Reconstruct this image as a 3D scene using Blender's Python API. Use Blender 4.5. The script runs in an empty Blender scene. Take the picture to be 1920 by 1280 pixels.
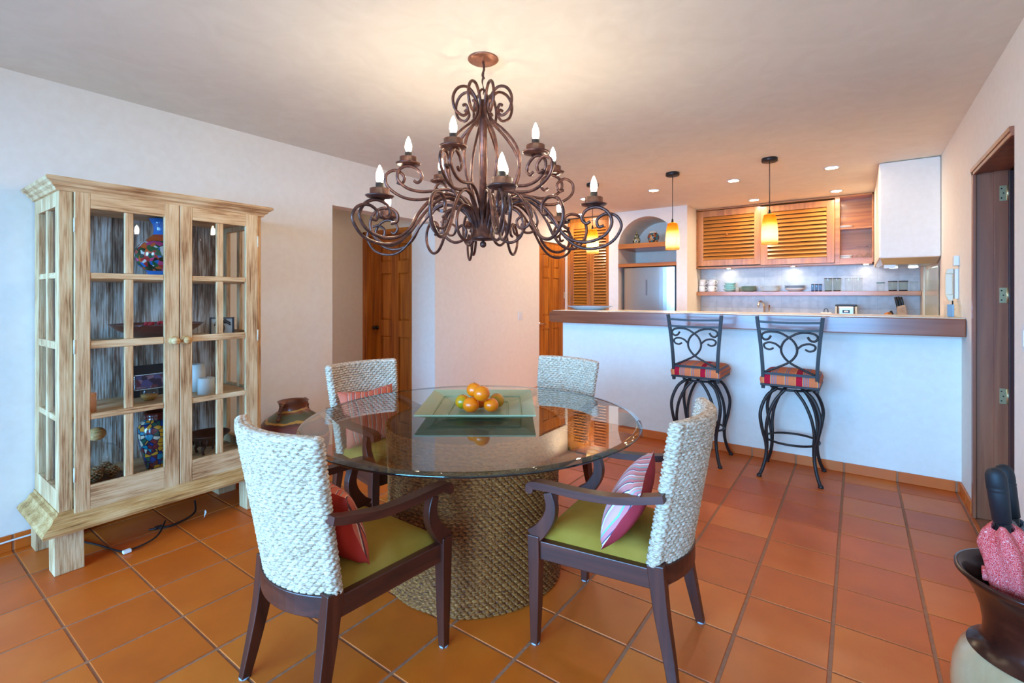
import bpy, math, random
import numpy as np
from mathutils import Vector, Matrix
random.seed(7)
PI = math.pi
S = bpy.context.scene
COL = S.collection
# ------------------------------------------------------------------ camera
CAM_A = 0.6232
cd = bpy.data.cameras.new('camera'); cam = bpy.data.objects.new('camera', cd); COL.objects.link(cam)
cd.sensor_width = 36.0; cd.lens = 899.4 / 1920 * 36.0
cd.shift_y = -85.0 / 1920
cd.clip_start = 0.02
cam.location = (0, 0, 1.35); cam.rotation_euler = (PI / 2, 0, CAM_A)
S.camera = cam
# ------------------------------------------------------------------ view, world, daylight
S.view_settings.view_transform = 'Standard'
S.view_settings.look = 'None'
S.view_settings.gamma = 1.0
S.view_settings.use_curve_mapping = False
S.view_settings.exposure = 0.42
K_DAY = 1.0
K_BULB = 1.0
W = bpy.data.worlds.new('world'); S.world = W; W.use_nodes = True
bg = W.node_tree.nodes['Background']
bg.inputs[0].default_value = (0.42, 0.68, 1.0, 1); bg.inputs[1].default_value = 0.8
def area(name, loc, rot, sx, sy, power, col):
    l = bpy.data.lights.new(name, 'AREA'); l.shape = 'RECTANGLE'; l.size = sx; l.size_y = sy
    l.energy = power; l.color = col
    o = bpy.data.objects.new(name, l); COL.objects.link(o); o.location = loc; o.rotation_euler = rot
    return o
# daylight arriving through the wide glass doors behind the camera
area('daylight', (-1.5, -8.5, 2.2), (PI / 2 - .08, 0, 0), 9.0, 4.0, 3500 * K_DAY, (0.18, 0.51, 1.0))

# ------------------------------------------------------------------ helpers
def sr(r, g, b):
    def c(x):
        x /= 255.0
        return x / 12.92 if x <= 0.04045 else ((x + 0.055) / 1.055) ** 2.4
    return (c(r), c(g), c(b), 1.0)

class MB:
    def __init__(s): s.v = []; s.f = []; s.sm = []
    def add(s, vs, fs, smooth=False):
        n = len(s.v); s.v += [tuple(p) for p in vs]
        s.f += [tuple(i + n for i in f) for f in fs]; s.sm += [smooth] * len(fs); return s
    def box(s, x0, y0, z0, x1, y1, z1):
        if x0 > x1: x0, x1 = x1, x0
        if y0 > y1: y0, y1 = y1, y0
        if z0 > z1: z0, z1 = z1, z0
        v = [(x, y, z) for z in (z0, z1) for y in (y0, y1) for x in (x0, x1)]
        f = [(0, 2, 3, 1), (4, 5, 7, 6), (0, 1, 5, 4), (2, 6, 7, 3), (0, 4, 6, 2), (1, 3, 7, 5)]
        return s.add(v, f)
    def hexa(s, bottom, top):
        v = list(bottom) + list(top)
        return s.add(v, [(3, 2, 1, 0), (4, 5, 6, 7), (0, 1, 5, 4), (1, 2, 6, 5), (2, 3, 7, 6), (3, 0, 4, 7)])
    def lathe(s, prof, n=24, cx=0, cy=0, smooth=True, a0=0.0):
        vs = []; fs = []; m = len(prof)
        for i in range(n):
            a = a0 + 2 * PI * i / n; c, d = math.cos(a), math.sin(a)
            vs += [(cx + r * c, cy + r * d, z) for r, z in prof]
        for i in range(n):
            j = (i + 1) % n
            for k in range(m - 1):
                fs.append((i * m + k, j * m + k, j * m + k + 1, i * m + k + 1))
        return s.add(vs, fs, smooth)
    def tube(s, pts, r, n=8, closed=False, flat=None):
        P = [Vector(p) for p in pts]; m = len(P)
        R = r if isinstance(r, (list, tuple)) else [r] * m
        vs = []; fs = []; up = None
        for i in range(m):
            if closed: t = P[(i + 1) % m] - P[i - 1]
            else: t = P[min(i + 1, m - 1)] - P[max(i - 1, 0)]
            if t.length < 1e-9: t = Vector((0, 0, 1))
            t.normalize()
            if up is None:
                up = Vector((0, 0, 1)) if abs(t.z) < 0.9 else Vector((1, 0, 0))
            u = up - t * up.dot(t)
            if u.length < 1e-6: u = t.orthogonal()
            u.normalize(); w = t.cross(u); up = u
            for k in range(n):
                a = 2 * PI * k / n + (PI / 4 if n == 4 else 0)
                ku, kw = (1, 1) if flat is None else flat
                vs.append(P[i] + (u * math.cos(a) * ku + w * math.sin(a) * kw) * R[i])
        last = m if closed else m - 1
        for i in range(last):
            j = (i + 1) % m
            for k in range(n):
                q = (k + 1) % n
                fs.append((i * n + k, i * n + q, j * n + q, j * n + k))
        s.add(vs, fs, n > 4)
        if not closed:
            b = len(s.v) - m * n
            s.f.append(tuple(b + k for k in range(n))[::-1]); s.sm.append(False)
            s.f.append(tuple(b + (m - 1) * n + k for k in range(n))); s.sm.append(False)
        return s
    def ball(s, c, r, n=16, m=10, sc=(1, 1, 1)):
        prof = [(math.sin(PI * k / m) * 1.0, -math.cos(PI * k / m)) for k in range(m + 1)]
        vs = []; fs = []
        for i in range(n):
            a = 2 * PI * i / n
            vs += [(c[0] + r * sc[0] * q * math.cos(a), c[1] + r * sc[1] * q * math.sin(a), c[2] + r * sc[2] * z) for q, z in prof]
        M = m + 1
        for i in range(n):
            j = (i + 1) % n
            for k in range(m): fs.append((i * M + k, j * M + k, j * M + k + 1, i * M + k + 1))
        return s.add(vs, fs, True)
    def prism(s, poly, axis, a, b):
        """poly in the two remaining axes (in x,y,z order), extruded along axis from a to b"""
        def mk(p, t):
            q = list(p); q.insert(axis, t); return tuple(q)
        n = len(poly); vs = [mk(p, a) for p in poly] + [mk(p, b) for p in poly]
        fs = [tuple(range(n))[::-1], tuple(range(n, 2 * n))]
        fs += [(i, (i + 1) % n, n + (i + 1) % n, n + i) for i in range(n)]
        return s.add(vs, fs)
    def mesh(s, name, mat=None):
        me = bpy.data.meshes.new(name); me.from_pydata(s.v, [], s.f); me.update()
        if any(s.sm): me.polygons.foreach_set('use_smooth', s.sm)
        if mat: me.materials.append(mat)
        return me

def spl(pts, k=6, closed=False):
    P = [Vector(p) for p in pts]; n = len(P); out = []
    rng = n if closed else n - 1
    for i in range(rng):
        if closed: a, b, c, d = P[i - 1], P[i], P[(i + 1) % n], P[(i + 2) % n]
        else: a, b, c, d = P[max(i - 1, 0)], P[i], P[i + 1], P[min(i + 2, n - 1)]
        for j in range(k):
            t = j / k
            out.append(0.5 * ((2 * b) + (c - a) * t + (2 * a - 5 * b + 4 * c - d) * t * t + (3 * b - a - 3 * c + d) * t ** 3))
    if not closed: out.append(P[-1])
    return out

def thing(name, label, cat, loc=(0, 0, 0), rz=0.0, group=None):
    o = bpy.data.objects.new(name, None); o.empty_display_size = 0.05; COL.objects.link(o)
    o.location = loc; o.rotation_euler = (0, 0, rz)
    o['label'] = label; o['category'] = cat
    if group: o['group'] = group
    return o
def obj(name, mb, mat=None, parent=None, loc=None, rot=None, bev=0.0, label=None, fix=True):
    me = mb.mesh(name, mat) if isinstance(mb, MB) else mb
    o = bpy.data.objects.new(name, me); COL.objects.link(o)
    if parent: o.parent = parent
    if loc: o.location = loc
    if rot: o.rotation_euler = rot
    if bev:
        m = o.modifiers.new('bevel', 'BEVEL'); m.width = bev; m.segments = 2; m.limit_method = 'ANGLE'
    if label: o['label'] = label
    return o
def tag(o, label, cat, group=None, kind=None):
    o['label'] = label; o['category'] = cat
    if group: o['group'] = group
    if kind: o['kind'] = kind
    return o
def struct(name, mb, mat, label=None, parent=None, bev=0):
    o = obj(name, mb, mat, parent, bev=bev)
    if not parent: o['kind'] = 'structure'
    if label: o['label'] = label
    return o
def sempty(name, loc=(0, 0, 0), rz=0, label=None):
    o = bpy.data.objects.new(name, None); COL.objects.link(o); o.location = loc; o.rotation_euler = (0, 0, rz)
    o['kind'] = 'structure'
    if label: o['label'] = label
    return o
def kids(o): return [c for c in bpy.data.objects if c.parent == o]
def dup(root, loc, rz=0.0, label=None, group=None, scale=None):
    def cp(o, par):
        c = o.copy(); COL.objects.link(c); c.parent = par
        for ch in KID.get(o.name, []): cp(ch, c)
        return c
    KID = {}
    for q in bpy.data.objects:
        if q.parent: KID.setdefault(q.parent.name, []).append(q)
    r = cp(root, None); r.location = loc; r.rotation_euler = (0, 0, rz)
    if scale: r.scale = scale
    if label: r['label'] = label
    if group: r['group'] = group
    return r

# ------------------------------------------------------------------ materials
def newmat(name):
    m = bpy.data.materials.new(name); m.use_nodes = True
    nt = m.node_tree; return m, nt, nt.nodes['Principled BSDF']
def N(nt, t, **kw):
    n = nt.nodes.new(t)
    for k, v in kw.items(): setattr(n, k, v)
    return n
def coords(nt, scale=(1, 1, 1), kind='Object', rot=(0, 0, 0)):
    tc = N(nt, 'ShaderNodeTexCoord'); mp = N(nt, 'ShaderNodeMapping')
    mp.inputs['Scale'].default_value = scale; mp.inputs['Rotation'].default_value = rot
    nt.links.new(tc.outputs[kind], mp.inputs[0]); return mp.outputs[0]
def ramp(nt, fac, stops, interp='LINEAR'):
    r = N(nt, 'ShaderNodeValToRGB'); r.color_ramp.interpolation = interp
    el = r.color_ramp.elements
    el[0].position, el[0].color = stops[0]; el[1].position, el[1].color = stops[-1]
    for p, c in stops[1:-1]:
        e = el.new(p); e.color = c
    nt.links.new(fac, r.inputs[0]); return r.outputs[0]
def bump(nt, b, height, strength=0.3, dist=0.01):
    n = N(nt, 'ShaderNodeBump'); n.inputs['Strength'].default_value = strength; n.inputs['Distance'].default_value = dist
    nt.links.new(height, n.inputs['Height']); nt.links.new(n.outputs[0], b.inputs['Normal'])
def simple(name, col, rough=0.5, metal=0.0, coat=0.0, nscale=0, nstr=0.0, spec=0.5, emit=None, es=0, sheen=0):
    m, nt, b = newmat(name)
    b.inputs['Base Color'].default_value = col; b.inputs['Roughness'].default_value = rough
    b.inputs['Metallic'].default_value = metal; b.inputs['Coat Weight'].default_value = coat
    b.inputs['Specular IOR Level'].default_value = spec; b.inputs['Sheen Weight'].default_value = sheen
    if emit: b.inputs['Emission Color'].default_value = emit; b.inputs['Emission Strength'].default_value = es
    if nscale:
        no = N(nt, 'ShaderNodeTexNoise'); no.inputs['Scale'].default_value = nscale; no.inputs['Detail'].default_value = 4
        nt.links.new(coords(nt), no.inputs[0]); bump(nt, b, no.outputs[0], nstr, 0.01)
        c2 = tuple(x * 0.8 for x in col[:3]) + (1,)
        nt.links.new(ramp(nt, no.outputs[0], [(0.3, c2), (0.7, col)]), b.inputs['Base Color'])
    return m
def noisy(name, stops, scale=(1, 1, 1), nscale=4.0, rough=0.5, detail=6, coat=0, bstr=0.1, dist=0.6, metal=0, rnd=False, spec=0.5):
    m, nt, b = newmat(name)
    no = N(nt, 'ShaderNodeTexNoise'); no.inputs['Scale'].default_value = nscale
    no.inputs['Detail'].default_value = detail; no.inputs['Distortion'].default_value = dist
    cc = coords(nt, scale)
    if rnd:
        oi = N(nt, 'ShaderNodeObjectInfo'); ad = N(nt, 'ShaderNodeVectorMath', operation='ADD')
        ml = N(nt, 'ShaderNodeMath', operation='MULTIPLY'); ml.inputs[1].default_value = 37.0
        nt.links.new(oi.outputs['Random'], ml.inputs[0]); nt.links.new(cc, ad.inputs[0]); nt.links.new(ml.outputs[0], ad.inputs[1]); cc = ad.outputs[0]
    nt.links.new(cc, no.inputs[0])
    nt.links.new(ramp(nt, no.outputs[0], stops), b.inputs['Base Color'])
    b.inputs['Roughness'].default_value = rough; b.inputs['Coat Weight'].default_value = coat; b.inputs['Metallic'].default_value = metal
    b.inputs['Coat Roughness'].default_value = 0.12; b.inputs['Specular IOR Level'].default_value = spec
    if bstr: bump(nt, b, no.outputs[0], bstr, 0.004)
    return m
def thin_glass(name, tint=(1, 1, 1, 1), rough=0.0, boost=1.0):
    m = bpy.data.materials.new(name); m.use_nodes = True; nt = m.node_tree; nt.nodes.clear()
    out = N(nt, 'ShaderNodeOutputMaterial'); mx = N(nt, 'ShaderNodeMixShader')
    tr = N(nt, 'ShaderNodeBsdfTransparent'); tr.inputs[0].default_value = tint
    gl = N(nt, 'ShaderNodeBsdfGlossy'); gl.inputs['Roughness'].default_value = rough
    geo = N(nt, 'ShaderNodeNewGeometry'); mr = N(nt, 'ShaderNodeMapRange')
    mr.inputs['To Min'].default_value = 1.5; mr.inputs['To Max'].default_value = 1 / 1.5
    nt.links.new(geo.outputs['Backfacing'], mr.inputs['Value'])
    fr = N(nt, 'ShaderNodeFresnel'); nt.links.new(mr.outputs[0], fr.inputs[0])
    mu = N(nt, 'ShaderNodeMath', operation='MULTIPLY', use_clamp=True); mu.inputs[1].default_value = boost
    nt.links.new(fr.outputs[0], mu.inputs[0])
    nt.links.new(mu.outputs[0], mx.inputs[0]); nt.links.new(tr.outputs[0], mx.inputs[1]); nt.links.new(gl.outputs[0], mx.inputs[2])
    nt.links.new(mx.outputs[0], out.inputs[0]); return m
def emis(name, col, st):
    m = bpy.data.materials.new(name); m.use_nodes = True; nt = m.node_tree; nt.nodes.clear()
    e = N(nt, 'ShaderNodeEmission'); e.inputs[0].default_value = col; e.inputs[1].default_value = st
    o = N(nt, 'ShaderNodeOutputMaterial'); nt.links.new(e.outputs[0], o.inputs[0]); return m

M = {}
M['plaster'] = noisy('plaster', [(0.2, sr(238, 228, 214)), (0.8, sr(244, 236, 224))], nscale=22, rough=0.85, bstr=0.16, dist=0.3, spec=0.2)
M['ceiling'] = noisy('ceiling_plaster', [(0.25, sr(228, 220, 206)), (0.75, sr(236, 229, 216))], nscale=5, rough=0.9, bstr=0.12, dist=1.5, spec=0.15)
def tile_mat():
    m, nt, b = newmat('terracotta')
    oi = N(nt, 'ShaderNodeObjectInfo'); no = N(nt, 'ShaderNodeTexNoise'); no.inputs['Scale'].default_value = 5.0; no.inputs['Detail'].default_value = 5
    nt.links.new(coords(nt, kind='Object'), no.inputs[0])
    ml = N(nt, 'ShaderNodeMath', operation='MULTIPLY'); ml.inputs[1].default_value = 11.0
    no.noise_dimensions = '4D'; nt.links.new(oi.outputs['Random'], ml.inputs[0]); nt.links.new(ml.outputs[0], no.inputs['W'])
    a = N(nt, 'ShaderNodeMath', operation='MULTIPLY_ADD'); a.inputs[1].default_value = 0.34; 
    nt.links.new(oi.outputs['Random'], a.inputs[0]); 
    b2 = N(nt, 'ShaderNodeMath', operation='MULTIPLY'); b2.inputs[1].default_value = 0.62
    nt.links.new(no.outputs[0], b2.inputs[0]); nt.links.new(b2.outputs[0], a.inputs[2])
    nt.links.new(ramp(nt, a.outputs[0], [(0.22, sr(194, 86, 12)), (0.5, sr(214, 100, 16)), (0.8, sr(226, 120, 32))]), b.inputs['Base Color'])
    b.inputs['Roughness'].default_value = 0.48; b.inputs['Coat Weight'].default_value = 0.1; b.inputs['Coat Roughness'].default_value = 0.22
    n2 = N(nt, 'ShaderNodeTexNoise'); n2.inputs['Scale'].default_value = 14; nt.links.new(coords(nt), n2.inputs[0]); bump(nt, b, n2.outputs[0], 0.12, 0.006)
    return m
M['tile'] = tile_mat()
M['grout'] = simple('grout', sr(176, 118, 84), 0.9, nscale=40, nstr=0.3)
def wood(name, dark, mid, light, axis, rough=0.38, coat=0.2, fine=18, spec=0.5):
    sc = [fine, fine, fine]; sc[axis] = 1.1
    return noisy(name, [(0.28, dark), (0.5, mid), (0.74, light)], tuple(sc), 1.0, rough, 7, coat, 0.06, 0.9, spec=spec)
for ax, s_ in ((0, 'x'), (1, 'y'), (2, 'z')):
    M['orange_' + s_] = wood('honey_wood_' + s_, sr(142, 72, 16), sr(180, 102, 26), sr(206, 130, 44), ax, coat=0.3)
    M['mahog_' + s_] = wood('mahogany_' + s_, sr(54, 20, 10), sr(76, 30, 16), sr(98, 44, 26), ax, 0.42, 0.1)
    M['bar_' + s_] = wood('bar_wood_' + s_, sr(118, 58, 34), sr(142, 74, 44), sr(160, 88, 54), ax, 0.25, 0.25)
    M['cab_' + s_] = wood('kitchen_wood_' + s_, sr(158, 92, 36), sr(188, 116, 48), sr(208, 138, 66), ax, 0.35, 0.3)
    M['jamb_' + s_] = wood('door_frame_wood_' + s_, sr(128, 66, 38), sr(150, 82, 48), sr(170, 100, 62), ax, 0.45, 0.1)
    sc = [52, 52, 52]; sc[ax] = 3.5
    M['worn_' + s_] = noisy('whitewashed_wood_' + s_, [(0.27, sr(126, 80, 46)), (0.40, sr(188, 142, 92)), (0.54, sr(216, 176, 126)), (0.75, sr(230, 202, 158))], tuple(sc), 1.0, 0.62, 9, 0, 0.3, 0.5)
M['wornback'] = noisy('worn_back_plank', [(0.3, sr(104, 72, 54)), (0.5, sr(158, 132, 112)), (0.7, sr(206, 198, 186))], (16, 16, 1.6), 1.0, 0.7, 9, 0, 0.25, 1.4, rnd=True)
M['iron'] = noisy('rusted_bronze_iron', [(0.3, sr(60, 36, 32)), (0.6, sr(100, 62, 50)), (0.8, sr(130, 82, 64))], nscale=30, rough=0.36, metal=0.5, bstr=0.1)
M['black'] = simple('black_iron', sr(48, 40, 38), 0.48, 0.2, nscale=60, nstr=0.05)
M['dark'] = simple('dark_metal', sr(52, 46, 44), 0.45, 0.5)
M['chrome'] = simple('chrome', sr(215, 215, 215), 0.12, 1.0)
M['steel'] = simple('brushed_steel', sr(176, 170, 164), 0.28, 1.0)
M['brass'] = simple('brass', sr(216, 196, 150), 0.3, 0.8)
M['glass'] = thin_glass('clear_glass', (0.97, 0.985, 0.975, 1))
M['pane'] = thin_glass('window_pane_glass', (0.97, 0.98, 0.98, 1), boost=.3)
M['tableglass'] = thin_glass('table_glass', (0.93, 0.96, 0.93, 1), boost=1.7)
M['tablelow'] = thin_glass('table_glass_underside', (0.95, 0.97, 0.94, 1), boost=.15)
M['edge'] = simple('glass_edge', sr(10, 22, 26), 0.06, 0.0, spec=0.9)
M['white'] = simple('white_plastic', sr(232, 230, 226), 0.4)
M['cream'] = simple('cream_paint', sr(226, 216, 190), 0.45)
M['china'] = simple('white_china', sr(238, 238, 234), 0.2, coat=0.5)
M['aqua'] = simple('aqua_china', sr(160, 214, 206), 0.25, coat=0.4)
M['celadon'] = simple('celadon_china', sr(150, 168, 146), 0.3, coat=0.4)
M['bluegrey'] = simple('blue_grey_china', sr(150, 166, 180), 0.3, coat=0.4)
M['wax'] = simple('white_wax', sr(226, 224, 214), 0.5)
M['orangewax'] = simple('orange_wax', sr(236, 164, 116), 0.5)
M['fruit'] = noisy('orange_peel', [(0.35, sr(246, 112, 0)), (0.7, sr(252, 134, 4))], nscale=8, rough=0.32, bstr=0.05, coat=0.2)
M['fruitg'] = noisy('greenish_orange_peel', [(0.42, sr(170, 140, 8)), (0.6, sr(244, 132, 4))], nscale=14, rough=0.32, bstr=0.05, coat=0.2)
M['blackpl'] = simple('black_plastic', sr(24, 26, 30), 0.38)

def worn(name, ax, cols, pal=1.0):
    m, nt, b = newmat(name)
    sc = [150, 150, 150]; sc[ax] = 7
    n1 = N(nt, 'ShaderNodeTexNoise'); n1.inputs['Scale'].default_value = 1.0; n1.inputs['Detail'].default_value = 8; n1.inputs['Distortion'].default_value = .3
    nt.links.new(coords(nt, tuple(sc)), n1.inputs[0])
    s2 = [14, 14, 14]; s2[ax] = 4
    n2 = N(nt, 'ShaderNodeTexNoise'); n2.inputs['Scale'].default_value = 1.0; n2.inputs['Detail'].default_value = 5
    nt.links.new(coords(nt, tuple(s2)), n2.inputs[0])
    a = N(nt, 'ShaderNodeMath', operation='MULTIPLY'); a.inputs[1].default_value = .5; nt.links.new(n1.outputs[0], a.inputs[0])
    c = N(nt, 'ShaderNodeMath', operation='MULTIPLY_ADD'); c.inputs[1].default_value = .5
    nt.links.new(n2.outputs[0], c.inputs[0]); nt.links.new(a.outputs[0], c.inputs[2])
    nt.links.new(ramp(nt, c.outputs[0], cols), b.inputs['Base Color'])
    b.inputs['Roughness'].default_value = .6; b.inputs['Specular IOR Level'].default_value = .35
    bump(nt, b, n1.outputs[0], .35, .004)
    return m
for ax, s_ in ((0, 'x'), (1, 'y'), (2, 'z')):
    M['worn_' + s_] = worn('whitewashed_wood_' + s_, ax, [(0.35, sr(146, 98, 60)), (0.43, sr(194, 148, 102)), (0.52, sr(220, 180, 132)), (0.64, sr(232, 204, 160))])
M['worn_base'] = worn('honey_worn_wood', 1, [(0.35, sr(118, 74, 38)), (0.45, sr(184, 132, 74)), (0.54, sr(208, 160, 100)), (0.64, sr(222, 184, 132))])
M['wornback'] = worn('worn_back_plank', 2, [(0.36, sr(86, 56, 40)), (0.47, sr(150, 120, 98)), (0.55, sr(196, 182, 166)), (0.64, sr(220, 212, 202))])
def weave_mat(name, stops, tint):
    m, nt, b = newmat(name)
    no = N(nt, 'ShaderNodeTexNoise'); no.inputs['Scale'].default_value = 60; no.inputs['Detail'].default_value = 7
    nt.links.new(coords(nt, (1, 1, 5)), no.inputs[0]); nt.links.new(ramp(nt, no.outputs[0], stops), b.inputs['Base Color'])
    b.inputs['Roughness'].default_value = 0.62; b.inputs['Specular IOR Level'].default_value = 0.35
    bump(nt, b, no.outputs[0], 0.5, 0.004); return m
M['rush'] = weave_mat('woven_rush', [(0.34, sr(156, 122, 92)), (0.5, sr(206, 178, 150)), (0.64, sr(226, 208, 188))], None)
M['rushd'] = weave_mat('woven_rush_brown', [(0.34, sr(84, 38, 8)), (0.5, sr(132, 72, 22)), (0.66, sr(172, 108, 48))], None)
M['olive'] = noisy('olive_fabric', [(0.3, sr(150, 110, 34)), (0.7, sr(168, 128, 52))], nscale=6, rough=0.9, bstr=0.05, spec=0.15)

def stripes(name, axis, period, stops, rough=0.9, zig=0):
    m, nt, b = newmat(name)
    tc = N(nt, 'ShaderNodeTexCoord'); sp = N(nt, 'ShaderNodeSeparateXYZ'); nt.links.new(tc.outputs['Object'], sp.inputs[0])
    v = sp.outputs[axis]
    if zig:
        pp = N(nt, 'ShaderNodeMath', operation='PINGPONG'); pp.inputs[1].default_value = zig
        nt.links.new(sp.outputs[(axis + 1) % 3 if axis != 2 else 0], pp.inputs[0])
        a = N(nt, 'ShaderNodeMath', operation='ADD'); nt.links.new(v, a.inputs[0]); nt.links.new(pp.outputs[0], a.inputs[1]); v = a.outputs[0]
    d = N(nt, 'ShaderNodeMath', operation='MULTIPLY'); d.inputs[1].default_value = 1.0 / period; nt.links.new(v, d.inputs[0])
    f = N(nt, 'ShaderNodeMath', operation='FRACT'); nt.links.new(d.outputs[0], f.inputs[0])
    nt.links.new(ramp(nt, f.outputs[0], stops, 'CONSTANT'), b.inputs['Base Color'])
    b.inputs['Roughness'].default_value = rough; b.inputs['Specular IOR Level'].default_value = 0.2
    return m
o_, r_, g_, y_ = sr(226, 120, 74), sr(188, 22, 48), sr(150, 120, 130), sr(236, 168, 90)
M['plaid'] = stripes('striped_seat_fabric', 0, 0.205, [(0.0, o_), (0.18, y_), (0.2, r_), (0.4, y_), (0.42, g_), (0.46, o_), (0.49, g_), (0.53, o_), (0.56, g_), (0.6, o_), (0.84, y_), (0.86, g_), (0.9, o_), (0.94, g_), (0.97, o_)])
M['redcloth'] = simple('red_cotton', sr(186, 50, 34), 0.85, nscale=9, nstr=0.1, spec=0.2)
M['kilim'] = stripes('kilim_weave', 0, 0.09, [(0, sr(206, 104, 76)), (0.2, sr(222, 176, 150)), (0.24, sr(120, 80, 80)), (0.3, sr(204, 92, 70)), (0.5, sr(140, 140, 120)), (0.56, sr(214, 110, 80)), (0.76, sr(226, 180, 150)), (0.8, sr(110, 60, 60)), (0.85, sr(208, 96, 70))], zig=0.025)
M['kilim2'] = stripes('pink_kilim_weave', 0, 0.1, [(0, sr(224, 150, 146)), (0.18, sr(238, 228, 228)), (0.24, sr(74, 84, 104)), (0.3, sr(214, 130, 132)), (0.5, sr(132, 180, 176)), (0.58, sr(226, 160, 156)), (0.76, sr(240, 232, 230)), (0.84, sr(80, 84, 100)), (0.88, sr(220, 140, 140))], zig=0.03)
def vor(name, cols, scale, rough=0.2, coat=0.6, sz=(1, 1, 1), edge=None, ew=0.07):
    m, nt, b = newmat(name)
    v = N(nt, 'ShaderNodeTexVoronoi'); v.inputs['Scale'].default_value = scale
    nt.links.new(coords(nt, sz), v.inputs[0])
    sp = N(nt, 'ShaderNodeSeparateColor'); nt.links.new(v.outputs['Color'], sp.inputs[0])
    n = len(cols); c = ramp(nt, sp.outputs[0], [(i / n, q) for i, q in enumerate(cols)], 'CONSTANT')
    if edge:
        v2 = N(nt, 'ShaderNodeTexVoronoi', feature='DISTANCE_TO_EDGE'); v2.inputs['Scale'].default_value = scale
        nt.links.new(coords(nt, sz), v2.inputs[0])
        lt = N(nt, 'ShaderNodeMath', operation='LESS_THAN'); lt.inputs[1].default_value = ew; nt.links.new(v2.outputs[0], lt.inputs[0])
        mx = N(nt, 'ShaderNodeMix', data_type='RGBA'); nt.links.new(lt.outputs[0], mx.inputs[0]); nt.links.new(c, mx.inputs[6]); mx.inputs[7].default_value = edge; c = mx.outputs[2]
    nt.links.new(c, b.inputs['Base Color']); b.inputs['Roughness'].default_value = rough; b.inputs['Coat Weight'].default_value = coat
    return m
M['folk'] = vor('painted_village_glaze', [sr(20, 90, 50), sr(16, 40, 30), sr(190, 40, 40), sr(230, 220, 210), sr(30, 110, 180), sr(222, 96, 40), sr(20, 60, 40), sr(210, 60, 120)], 42)
M['talavera'] = vor('talavera_glaze', [sr(22, 60, 130), sr(220, 150, 40), sr(30, 130, 150), sr(214, 200, 170), sr(40, 90, 70), sr(120, 40, 40)], 38, edge=sr(20, 26, 60))
M['talavera2'] = vor('small_pot_glaze', [sr(40, 130, 150), sr(196, 96, 50), sr(150, 60, 40), sr(60, 60, 60), sr(200, 160, 110)], 34, edge=sr(60, 40, 30))
M['mosaic'] = vor('black_gold_jar_glaze', [sr(40, 40, 30), sr(190, 170, 110), sr(90, 90, 50), sr(220, 210, 170)], 60, edge=sr(30, 30, 24))
M['blueglaze'] = simple('blue_glaze', sr(24, 120, 200), 0.15, coat=0.8)
M['orangeglaze'] = simple('orange_glaze', sr(206, 84, 30), 0.15, coat=0.8)
M['redprint'] = vor('red_dotted_fabric', [sr(206, 36, 36), sr(216, 66, 60), sr(196, 22, 22)], 260, 0.8, 0, edge=sr(236, 196, 190), ew=.03)
M['greyprint'] = vor('grey_dotted_fabric', [sr(60, 58, 64), sr(90, 84, 86), sr(44, 44, 50)], 280, 0.8, 0, edge=sr(176, 170, 168), ew=.05)
M['urn'] = noisy('brown_glaze', [(0.35, sr(34, 14, 10)), (0.6, sr(58, 24, 16)), (0.8, sr(84, 40, 26))], (1, 1, 2), 6, 0.2, coat=0.0, bstr=0.05, spec=.35)
M['urnc'] = noisy('cream_glaze', [(0.35, sr(166, 128, 88)), (0.7, sr(206, 178, 138))], nscale=4, rough=0.25, coat=0.6)
def pot_mat():
    m, nt, b = newmat('painted_clay')
    tc = N(nt, 'ShaderNodeTexCoord'); sp = N(nt, 'ShaderNodeSeparateXYZ'); nt.links.new(tc.outputs['Object'], sp.inputs[0])
    no = N(nt, 'ShaderNodeTexNoise'); no.inputs['Scale'].default_value = 9; nt.links.new(tc.outputs['Object'], no.inputs[0])
    a = N(nt, 'ShaderNodeMath', operation='MULTIPLY_ADD'); a.inputs[1].default_value = 0.05; nt.links.new(no.outputs[0], a.inputs[0]); nt.links.new(sp.outputs[2], a.inputs[2])
    st = [(0, sr(96, 44, 26)), (0.46, sr(44, 40, 44)), (0.54, sr(104, 46, 30)), (0.585, sr(178, 112, 44)), (0.61, sr(60, 60, 66)), (0.66, sr(110, 48, 36)), (0.755, sr(90, 46, 34)), (0.78, sr(184, 122, 50)), (0.80, sr(90, 82, 54)), (0.86, sr(120, 60, 30)), (0.885, sr(190, 128, 52)), (0.91, sr(112, 54, 28))]
    mr = N(nt, 'ShaderNodeMapRange'); mr.inputs['From Min'].default_value = 0; mr.inputs['From Max'].default_value = 0.62
    nt.links.new(a.outputs[0], mr.inputs[0]); nt.links.new(ramp(nt, mr.outputs[0], st, 'CONSTANT'), b.inputs['Base Color'])
    b.inputs['Roughness'].default_value = 0.35; b.inputs['Coat Weight'].default_value = 0.2
    return m
M['clay'] = pot_mat()
M['darkwood'] = simple('carved_dark_wood', sr(86, 46, 30), 0.45, nscale=30, nstr=0.2)
M['redbowl'] = simple('red_brown_lacquer', sr(98, 30, 22), 0.25, coat=0.4)
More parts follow.
